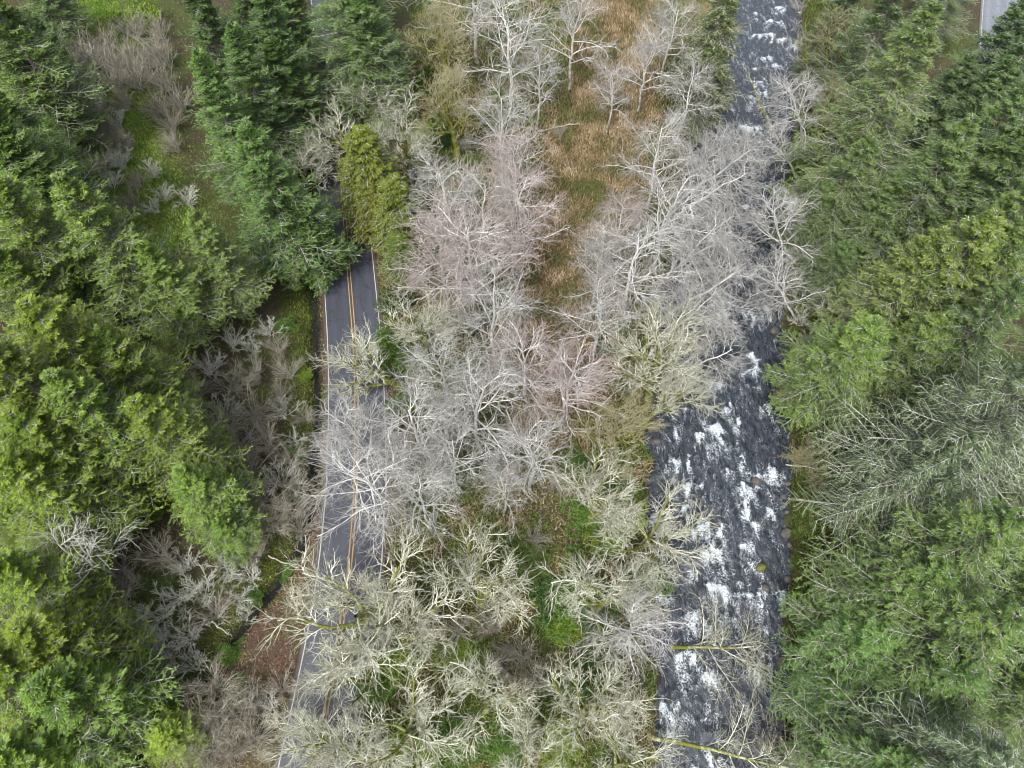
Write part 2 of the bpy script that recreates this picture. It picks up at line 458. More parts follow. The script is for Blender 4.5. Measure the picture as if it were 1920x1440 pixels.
# ------------------------------------------------------------------ river
FOAM = [(1335,795,2.0,2.5),(1312,812,1.4,1.6),(1352,822,1.5,1.4),(1383,790,.8,2.),(1388,850,1.1,3.),(1262,868,1.3,1.8),(1292,872,.6,2.),(1288,905,.9,2.2),
 (1420,887,1.1,1.),(1446,885,1.5,1.8),(1402,912,2.,1.4),(1396,940,1.,3.),(1338,1025,1.9,3.5),(1395,1030,1.4,2.),(1300,985,.8,1.5),(1320,985,1.2,2.5),
 (1230,965,1.4,2.),(1345,1100,2.6,2.2),(1375,1105,1.4,2.6),(1400,1115,1.6,1.6),(1432,1118,2.,2.),(1462,1112,1.4,1.),(1300,1145,1.6,2.2),(1318,1165,1.4,2.),
 (1278,1225,1.4,2.6),(1300,1232,1.2,1.5),(1330,1258,1.4,3.),(1248,1325,1.2,3.),(1268,1325,1.1,2.5),(1335,1420,1.3,1.8),(1360,1425,1.4,1.8),(1292,860,.6,1),(1245,1115,1.,2.),
 (1440,62,2.6,1.3),(1465,70,2.4,1.4),(1490,78,1.6,1.8),(1420,66,1.4,1.3),(1462,15,2.,1.2),(1445,38,1.4,.7),(1435,105,1.6,1.2),(1455,120,1.8,1.),(1425,150,1.8,1.),(1410,182,1.8,1.8),
 (1430,172,1.8,1.5),(1400,235,2.4,1.6),(1420,240,1.,2.),(1350,300,2.2,1.8),(1330,330,2.2,1.5),(1378,290,2.,1.),(1360,258,1.4,1.5),(1410,275,1.4,1.6),(1340,35,2,1.5),(1355,10,2,1.2),
 (1385,500,1.5,1.5),(1345,545,1.5,1.5),(1405,585,1.8,2.),(1438,580,1.6,2.4),(1280,530,1.2,1.5),(1410,665,1.5,1.2),(1415,690,1.,1.2),(1335,715,1.4,1.6),(1300,480,1.4,1.3),(1360,585,1.2,1.4),
 (1330,440,1.4,1.4),(1290,455,1.2,1.),(1400,385,1.5,1.2),(1370,760,1.2,1.2),(1440,760,.7,1.5),(1290,950,.8,1.),(1365,880,.8,.8),(1440,960,1,1.),(1355,985,.8,2.),(1420,985,1.,1.2)]
def build_river():
    ys = np.arange(-22, 150, .17)
    ncol = 125
    rl, rr = cx(RIV_L, ys) - 1.6, cx(RIV_R, ys) + 1.2
    s = np.linspace(0, 1, ncol)
    X = rl[:, None] + (rr - rl)[:, None] * s[None, :]
    Y = np.repeat(ys[:, None], ncol, 1)
    lat = X - rl[:, None]
    wx = X + (fbm(X * .25, Y * .12, 3, 3) - .5) * 3
    chop = fbm(wx * .8, Y * .5, 4, 0) - .5
    chop2 = fbm(wx * 2.6, Y * 1.4, 3, 5) - .5
    f = np.zeros_like(X); lift = np.zeros_like(X)
    spots = [(at_z(px, py, -1.3), w * .60, l * .75, 1.0) for px, py, w, l in FOAM]
    r2 = np.random.default_rng(3)
    for _ in range(120):
        y = r2.uniform(-18, 140); a = r2.uniform(.08, .92)
        x = np.interp(y, ys, rl) * (1 - a) + np.interp(y, ys, rr) * a
        spots.append(((x, y), r2.uniform(.35, .9), r2.uniform(.3, 1.1), r2.uniform(.3, .7)))
    wob = (fbm(X * .9, Y * .9, 3, 2) - .5) * 1.9
    wob2 = (fbm(X * 1.1 + 40, Y * .8, 3, 7) - .5) * 1.6
    for (x0, y0), w, l, st in spots:
        j0, j1 = np.searchsorted(ys, [y0 - 3.4 * l - 3, y0 + 2.5])
        if j1 <= j0: continue
        x_, y_ = X[j0:j1], Y[j0:j1]
        dx = (x_ - x0 + wob2[j0:j1]) / w; dy = y_ - y0 + wob[j0:j1] + .25 * dx * dx
        e = np.exp(-dx ** 2 * 1.1) * np.where(dy > 0, np.exp(-(dy / .3) ** 2), np.exp(dy / (l * 1.25))) * st
        f[j0:j1] = np.maximum(f[j0:j1], e)
        lift[j0:j1] += .28 * w * .6 * np.exp(-dx ** 2) * np.exp(-((dy + .3) / .8) ** 2) * st
    edge = np.minimum((X - (rl[:, None] + 1.6)), (rr[:, None] - 1.2 - X))
    Z = -1.42 + chop * .42 + chop2 * .16 + lift + f * chop2 * .5
    turb = fbm(wx * 2.3, Y * .85, 5, 4)
    rid = 1 - np.abs(fbm(wx * 1.5, Y * .55, 4, 6) - .5) * 5
    foam = f * 1.0 * (.55 + .9 * turb) + (turb - .5) * 1.3 - .09 + np.clip(rid, 0, 1) * .10
    V = np.stack([X, Y, Z], -1).reshape(-1, 3)
    n, m = X.shape; I = np.arange(n * m).reshape(n, m)
    F = np.stack([I[:-1, :-1], I[:-1, 1:], I[1:, 1:], I[1:, :-1]], -1).reshape(-1, 4)
    mt, nt, b, _ = new_mat('river_water')
    p = geopos(nt)
    mp = N(nt, 'ShaderNodeMapping'); mp.inputs['Scale'].default_value = (2.8, .9, 1.); nt.links.new(p, mp.inputs['Vector'])
    n1 = noise(nt, 1., 5, .75, mp.outputs[0])
    n2 = noise(nt, 5.5, 4, .75, p)
    n3 = noise(nt, 1.6, 4, .7, mp.outputs[0])
    fo = attr(nt, 'foam')
    n5 = noise(nt, 3.4, 4, .65, p)
    lace = maprange(nt, mth(nt, 'ABSOLUTE', mth(nt, 'SUBTRACT', n5, .5), 0), 0., .09, .34, -.28)
    g = mth(nt, 'ADD', mth(nt, 'ADD', fo, lace), maprange(nt, n2, .3, .7, -.3, .3))
    mask = maprange(nt, g, .30, .92)
    fleck = maprange(nt, mth(nt, 'ADD', n1, mth(nt, 'MULTIPLY', n2, .5)), .88, 1.0, 0, .3)
    mask2 = mth(nt, 'MAXIMUM', mask, fleck)
    water = mixc(nt, maprange(nt, n3, .35, .68), (.009, .012, .018), (.048, .057, .072))
    c = mixc(nt, mask2, water, mixc(nt, maprange(nt, n2, .38, .6), (.22, .28, .33), (.68, .73, .77)))
    nt.links.new(c, b.inputs['Base Color'])
    nt.links.new(maprange(nt, mask2, 0, 1, .16, .7), b.inputs['Roughness'])
    b.inputs['Specular IOR Level'].default_value = .5
    bp = N(nt, 'ShaderNodeBump', Strength=1., Distance=.09)
    hsum = mth(nt, 'ADD', n1, mth(nt, 'MULTIPLY', n2, .6))
    nt.links.new(hsum, bp.inputs['Height']); nt.links.new(bp.outputs[0], b.inputs['Normal'])
    o = link('river', make_mesh('river', V, F, mt, {'foam': foam.ravel()}, smooth=True)); tag(o, kind='structure')
build_river()

# ------------------------------------------------------------------ bare trees
def trunk_line(h, K, lean=(0, 0), wig=.25, r0=.25, r1=.05):
    t = np.linspace(0, 1, K)
    P = np.zeros((1, K, 3)); P[0, :, 2] = t * h
    w = np.cumsum(rng.normal(0, wig, (K, 2)), 0) * (h / K) * .4
    P[0, 1:, :2] += w[1:] - w[0]
    P[0, :, 0] += lean[0] * t * t * h; P[0, :, 1] += lean[1] * t * t * h
    R = (r0 * (1 - t) ** .8 + r1)[None, :]
    R[0, 0] *= 1.35
    return P, R

def alder(mat, h=16., rad=5., seed=0, dens=1.):
    """slender bare tree: limbs that arch outward and droop at their tips"""
    global rng
    rng = np.random.default_rng(1000 + seed)
    T = Tubes(); L = Tubes()
    P, R = trunk_line(h, 14, r0=.17, r1=.035)
    T.add(P, R, 7)
    nl = int(19 * dens)
    P1, R1, t1 = grow(P, R, nl, .36, .985, (38, 72), (.8, 1.15), 9, lift=.05, wig=.10, rmul=.5, taper=.3, droop=.16, rmin=.040,
                      lenprof=lambda t: rad * (1.15 - .75 * np.clip((t - .4) / .6, 0, 1) ** 1.3))
    L.add(P1, R1, 4)
    P2, R2, _ = grow(P1, R1, 8, .15, .98, (26, 60), (.36, .70), 6, lift=.04, wig=.13, rmul=.62, taper=.5, droop=.14, rmin=.022,
                     lenprof=lambda t: rad * (.75 - .38 * t))
    L.add(P2, R2, 3)
    P3, R3, _ = grow(P2, R2, 4, .12, .97, (24, 55), (.16, .36), 5, lift=.02, wig=.16, rmul=.72, taper=.6, droop=.12, rmin=.0165, lenprof=lambda t: rad * 1.0 + 0 * t)
    L.add(P3, R3, 3)
    P4, R4, _ = grow(P3, R3, 3, .15, .95, (25, 60), (.07, .16), 3, lift=.0, wig=.2, rmul=.55, taper=.6, rmin=.011, lenprof=lambda t: rad * 1.0 + 0 * t)
    L.add(P4, R4, 3)
    return T.mesh('alder_trunk', MAT[mat]), L.mesh('alder_branches', MAT[mat])

def maple(mat, h=14., rad=6., seed=0, nl=9, up=.10):
    """spreading bare tree: thick mossy limbs that fork low, short upright lichened twigs"""
    global rng
    rng = np.random.default_rng(2000 + seed)
    T = Tubes(); L = Tubes(); W = Tubes()
    P, R = trunk_line(h * .72, 10, r0=.34, r1=.11, wig=.35)
    T.add(P, R, 8)
    P1, R1, _ = grow(P, R, nl, .26, .97, (30, 68), (.8, 1.2), 10, lift=.07, wig=.13, rmul=.6, taper=.3, rmin=.06, lenprof=lambda t: rad * (1.2 - .35 * t))
    R1 = R1 * rng.uniform(.78, 1.3, R1.shape)
    L.add(P1, R1, 6)
    P2, R2, _ = grow(P1, R1, 10, .25, .99, (25, 62), (.28, .55), 6, lift=up, wig=.17, rmul=.6, taper=.4, rmin=.032, lenprof=lambda t: rad * (.95 - .35 * t))
    W.add(P2, R2, 3)
    P3, R3, _ = grow(P2, R2, 6, .15, .98, (22, 55), (.13, .30), 4, lift=up * .9, wig=.17, rmul=.72, taper=.5, rmin=.0195, lenprof=lambda t: rad + 0 * t)
    W.add(P3, R3, 3)
    P4, R4, _ = grow(P3, R3, 4, .15, .97, (22, 60), (.05, .11), 3, lift=up * .6, wig=.2, rmul=.7, taper=.6, rmin=.0135, lenprof=lambda t: rad + 0 * t)
    W.add(P4, R4, 3)
    return T.mesh('maple_trunk', MAT[mat]), L.mesh('maple_limbs', MAT[mat]), W.mesh('maple_twigs', MAT[mat])

def brush(mat, h=4.2, seed=0, stems=22, rmin=.014):
    """many-stemmed leafless shrub"""
    global rng
    rng = np.random.default_rng(3000 + seed)
    T = Tubes()
    a = rng.random(stems) * 6.283; sp = rng.uniform(.15, .95, stems)
    K = 7; D = unit(np.stack([np.cos(a) * sp, np.sin(a) * sp, np.full(stems, 1.)], -1))
    P = np.zeros((stems, K, 3)); P[:, 0, :2] = rng.normal(0, .18, (stems, 2)); P[:, 0, 2] = -.15
    L = rng.uniform(.7, 1.15, stems) * h
    for k in range(1, K):
        P[:, k] = P[:, k - 1] + D * (L / (K - 1))[:, None]
        D = unit(D + rng.normal(0, .09, (stems, 3)) + unit(D * np.array([1, 1, 0])) * .05)
    R = np.linspace(.05, .018, K)[None, :].repeat(stems, 0)
    T.add(P, R, 4)
    P2, R2, _ = grow(P, R, 6, .22, .97, (16, 45), (.22, .42), 5, lift=.03, wig=.12, rmul=.6, taper=.5, rmin=rmin, lenprof=lambda t: h * (1.0 - .4 * t))
    T.add(P2, R2, 3)
    P3, R3, _ = grow(P2, R2, 6, .15, .97, (18, 46), (.09, .2), 4, lift=.03, wig=.16, rmul=.8, taper=.6, rmin=rmin * .85, lenprof=lambda t: h + 0 * t)
    T.add(P3, R3, 3)
    return T.mesh('bare_shrub', MAT[mat])

BARE = {
 'alder_a': alder('alder', 16, 5.2, 1), 'alder_b': alder('alder', 17, 5.6, 2), 'alder_c': alder('alder', 15, 4.8, 3, .85),
 'alder_p': alder('alder_pink', 17, 5.4, 4, 1.2), 'alder_q': alder('alder_pink', 16, 5.0, 5),
 'maple_a': maple('maple', 14, 6.2, 1), 'maple_b': maple('maple', 13, 5.6, 2, 10), 'maple_c': maple('maple', 14, 5.8, 3, 8, .05),
 'olive_a': maple('olive', 13, 5.4, 4, 9),
 'snag_a': alder('snag', 11, 4.6, 9, .42), 'lean_a': alder('maple', 13, 4.2, 12, .7),
}
NOM = {'alder_a': 16, 'alder_b': 17, 'alder_c': 15, 'alder_p': 17, 'alder_q': 16, 'maple_a': 14, 'maple_b': 13, 'maple_c': 14, 'olive_a': 13, 'snag_a': 11, 'lean_a': 13}
NRAD = {'alder_a': 5.2, 'alder_b': 5.6, 'alder_c': 4.8, 'alder_p': 5.4, 'alder_q': 5.0, 'maple_a': 6.2, 'maple_b': 5.6, 'maple_c': 5.8, 'olive_a': 5.4, 'snag_a': 4.6, 'lean_a': 4.2}
BRUSH = [brush('brush', 4.2, i) for i in range(3)]
BRUSH_PALE = [brush('snag', 3.6, 7 + i, 11, .022) for i in range(2)]

def put_bare(kind, px, py, rpx, h, label, group=None, lean=(0, 0), cat='tree', base=None):
    """crown centre shows at (px,py); rpx its radius in the photograph"""
    if base is not None:
        x, y, z = spot(*base)
    else:
        x, y, z = spot(px, py, h * .72)
    if base is None:
        x0 = x; xc = float(cx(ROAD, y)); a, b_ = float(cx(RIV_L, y)), float(cx(RIV_R, y))
        if abs(x - xc) < 5.6: x = xc + (5.8 if x > xc - 2.5 else -5.8)
        if a - .8 < x < b_ + .8: x = a - 1.6 if x - a < (b_ - x) * 1.6 else b_ + 1.6
        if x != x0:
            lean = (math.atan2(max(-7., min(7., x0 - x)), h * .7), lean[1]); z = tz(x, y)
    d = ray(px, py); t = (H - z - h * .75) / -d[2]
    r = rpx * 1.12 / FPX * t
    sx = r / NRAD[kind]; sx = max(.45, min(1.7, sx)); sz = h / NOM[kind]
    root = bpy.data.objects.new('bare_maple_tree' if kind[0] in 'mo' else 'bare_alder_tree', None)
    if kind[:4] == 'snag': root.name = 'bare_snag'
    COL.objects.link(root)
    root.location = (x, y, z - .1); root.scale = (sx, sx, sz)
    root.rotation_mode = 'XYZ'
    root.rotation_euler = (-lean[1], lean[0], 0)
    q = Matrix.Rotation(lean[0], 4, 'Y') @ Matrix.Rotation(-lean[1], 4, 'X') @ Matrix.Rotation(random.random() * 6.283, 4, 'Z')
    root.rotation_euler = q.to_euler()
    tag(root, label, cat, group)
    for nm, me in zip(('trunk', 'branches') if len(BARE[kind]) == 2 else ('trunk', 'limbs', 'twigs'), BARE[kind]):
        link(nm, me, root)
    return root

# ------------------------------------------------------------------ conifers
def kites(P, D, Up, L, W, C):
    """flat four-cornered sprays: base P, direction D, length L, width W, colour C"""
    S = unit(np.cross(D, Up))
    tip = P + D * L[:, None]; mid = P + D * (L * .45)[:, None]
    a = mid + S * (W * .5)[:, None]; b = mid - S * (W * .5)[:, None]
    V = np.stack([P, a, tip, b], 1).reshape(-1, 3)
    n = len(P); F = np.arange(n * 4).reshape(n, 4)
    col = np.repeat(C, 4, 0)
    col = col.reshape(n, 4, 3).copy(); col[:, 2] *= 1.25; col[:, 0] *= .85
    return V, F, col.reshape(-1, 3)

def conifer(seed, h=26., rad=4.6, base=(.055, .10, .018), tip=(.12, .18, .03), nb=260, sub=15, tufts=9, tl=(.28, .5), tw=(.07, .13), start=.12,
            ang=(72, 98), lift=.035, droop=.0, wood_r=.022, shape=.85, hang=0.0, spread=.5, lichen=.0, bmat='bough'):
    global rng
    rng = np.random.default_rng(4000 + seed)
    T = Tubes(); B = Tubes()
    P, R = trunk_line(h, 16, wig=.05, r0=.36, r1=.03)
    T.add(P, R, 8)
    prof = lambda t: rad * 1.08 * np.clip(1.02 - ((t - start) / (1 - start)), .03, 1) ** (shape * .95) * (1 + .16 * np.sin(t * 70) + .12 * np.sin(t * 23)) * np.clip(.75 + (t - start) * 2.5, .75, 1)
    P1, R1, t1 = grow(P, R, nb, start, .995, ang, (.72, 1.18), 8, lift=lift, wig=.05, rmul=.28, taper=.3, droop=droop, rmin=wood_r * 1.4, lenprof=prof)
    B.add(P1, R1, 4)
    # branchlets lie in the plane of the bough
    P2, R2, t2 = grow(P1, R1, sub, .14, .98, (38, 66), (.28, .46), 3, lift=-hang * .3, wig=.07, rmul=.6, taper=.5, droop=hang, rmin=wood_r, flat=.8,
                      lenprof=lambda t: (1.15 - .8 * t))
    L1 = np.linalg.norm(P1[:, -1] - P1[:, 0], axis=1)
    sc = np.repeat(np.clip(L1, .5, None), sub)[:, None, None]
    P2 = P2[:, :1] + (P2 - P2[:, :1]) * sc
    B.add(P2, R2, 3)
    # needle sprays along branchlets, and along the outer bough
    def sprays(Pp, per, lmul=1., tlo=.1):
        n, K, _ = Pp.shape; M = n * per
        pi = np.repeat(np.arange(n), per)
        t = tlo + (1 - tlo) * (np.tile(np.arange(per), n) + rng.random(M)) / per
        f = t * (K - 1) * .999; i0 = f.astype(int); fr = (f - i0)[:, None]
        S = Pp[pi, i0] * (1 - fr) + Pp[pi, i0 + 1] * fr
        D = unit(Pp[pi, i0 + 1] - Pp[pi, i0])
        side = unit(np.cross(D, np.array([0, 0, 1.])))
        sg = rng.choice([-1., 1.], M)[:, None]
        D2 = unit(D * .75 + side * sg * rng.uniform(.2, 1.0, M)[:, None] * (spread * 1.5) + rng.normal(0, .22, (M, 3)) - np.array([0, 0, hang * .6]))
        Up = unit(np.array([0, 0, 1.]) + rng.normal(0, .45, (M, 3)))
        Ls = rng.uniform(*tl, M) * lmul; Ws = rng.uniform(*tw, M) * lmul
        return S, D2, Up, Ls, Ws, pi, t
    V = []; F = []; C = []; off = 0
    nb1 = np.repeat(rng.random(nb), sub)
    for Pp, per, which in ((P2, tufts, 2), (P1, tufts, 1)):
        S, D2, Up, Ls, Ws, pi, t = sprays(Pp, per, 1., .1 if which == 2 else .3)
        if which == 2:
            br = nb1[pi]; outer = np.clip(t2[pi] * .7 + t * .4, 0, 1)
        else:
            br = rng.random(nb)[pi]; outer = t
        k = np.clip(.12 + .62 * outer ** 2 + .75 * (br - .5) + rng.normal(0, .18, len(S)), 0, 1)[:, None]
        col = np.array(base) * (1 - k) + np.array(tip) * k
        if lichen > 0:
            g = (rng.random(len(S)) < lichen)[:, None]
            col = np.where(g, np.array([.36, .40, .33]) * rng.uniform(.6, 1.1, (len(S), 1)), col)
            Ws = np.where(g[:, 0], Ws * .55, Ws)
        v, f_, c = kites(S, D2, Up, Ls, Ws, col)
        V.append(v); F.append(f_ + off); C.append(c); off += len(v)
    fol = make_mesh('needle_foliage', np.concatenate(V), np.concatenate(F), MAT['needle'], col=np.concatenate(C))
    return T.mesh('conifer_trunk', MAT['trunk']), B.mesh('conifer_boughs', MAT[bmat]), fol

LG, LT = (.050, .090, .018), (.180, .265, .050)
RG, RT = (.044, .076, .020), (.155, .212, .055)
CON = {
 'left_a': conifer(1, 26, 5.0, LG, LT, 230, 14, 10, (.24, .44), (.06, .12), lichen=.05),
 'left_b': conifer(2, 25, 4.6, LG, LT, 220, 14, 10, (.24, .44), (.06, .12), lichen=.02),
 'left_c': conifer(3, 24, 5.2, (.058, .102, .014), (.205, .285, .040), 220, 14, 10, (.24, .42), (.06, .12), shape=.7),
 'fir_a': conifer(4, 28, 6.0, RG, RT, 200, 16, 10, (.24, .44), (.055, .105), hang=.16, lift=.02, lichen=.07),
 'fir_b': conifer(5, 30, 6.4, RG, RT, 200, 16, 10, (.24, .44), (.055, .105), hang=.22, lift=.0, lichen=.05),
 'grey': conifer(6, 30, 7.5, (.055, .08, .034), (.14, .18, .075), 170, 16, 11, (.24, .42), (.05, .10), hang=.30, lift=.0, droop=.05, wood_r=.026, lichen=.09, shape=.7, bmat='bough_pale'),
 'cedar': conifer(7, 22, 3.6, (.06, .085, .012), (.17, .18, .022), 240, 13, 8, (.26, .42), (.08, .15), hang=.45, droop=.08, lift=-.01, shape=.65, spread=.35),
 'hemlock': conifer(8, 22, 3.8, (.045, .068, .016), (.11, .13, .030), 150, 12, 7, (.26, .42), (.06, .12), hang=.45, droop=.1, lift=-.02, lichen=.10, shape=.6, wood_r=.03),
}
CNOM = {'left_a': (26, 5.0), 'left_b': (25, 4.6), 'left_c': (24, 5.2), 'fir_a': (28, 6.0), 'fir_b': (30, 6.4), 'grey': (30, 7.5), 'cedar': (22, 3.6), 'hemlock': (22, 3.8)}
def put_con(kind, px, py, h, r, label, tint=(1, 1, 1), group=None, lean=(0, 0), cat='conifer', world=None):
    x, y, z = spot(px, py, h) if world is None else (world[0], world[1], 0)
    for cv in (ROAD, ROAD2):
        xc = float(cx(cv, y))
        if abs(x - xc) < 4.6: x = xc + (4.7 if x > xc else -4.7)
    if float(cx(RIV_L, y)) - 1 < x < float(cx(RIV_R, y)) + 1:
        a, b_ = float(cx(RIV_L, y)), float(cx(RIV_R, y)); x = a - 1.5 if x - a < b_ - x else b_ + 1.5
    z = tz(x, y); r = r * ((1.06 if h < 14 else 1.2) if kind not in ('cedar', 'grey') else 1.08)
    root = bpy.data.objects.new({'cedar': 'cedar_tree', 'hemlock': 'hemlock_tree'}.get(kind, 'fir_tree'), None); COL.objects.link(root)
    root.location = (x, y, z - .2)
    q = Matrix.Rotation(lean[0], 4, 'Y') @ Matrix.Rotation(-lean[1], 4, 'X') @ Matrix.Rotation(random.random() * 6.283, 4, 'Z')
    root.rotation_euler = q.to_euler()
    root.scale = (r / CNOM[kind][1], r / CNOM[kind][1], h / CNOM[kind][0])
    tag(root, label, cat, group)
    for nm, me in zip(('trunk', 'boughs', 'needle_foliage'), CON[kind]):
        o = link(nm, me, root); o.color = (*tint, 1)
    return root

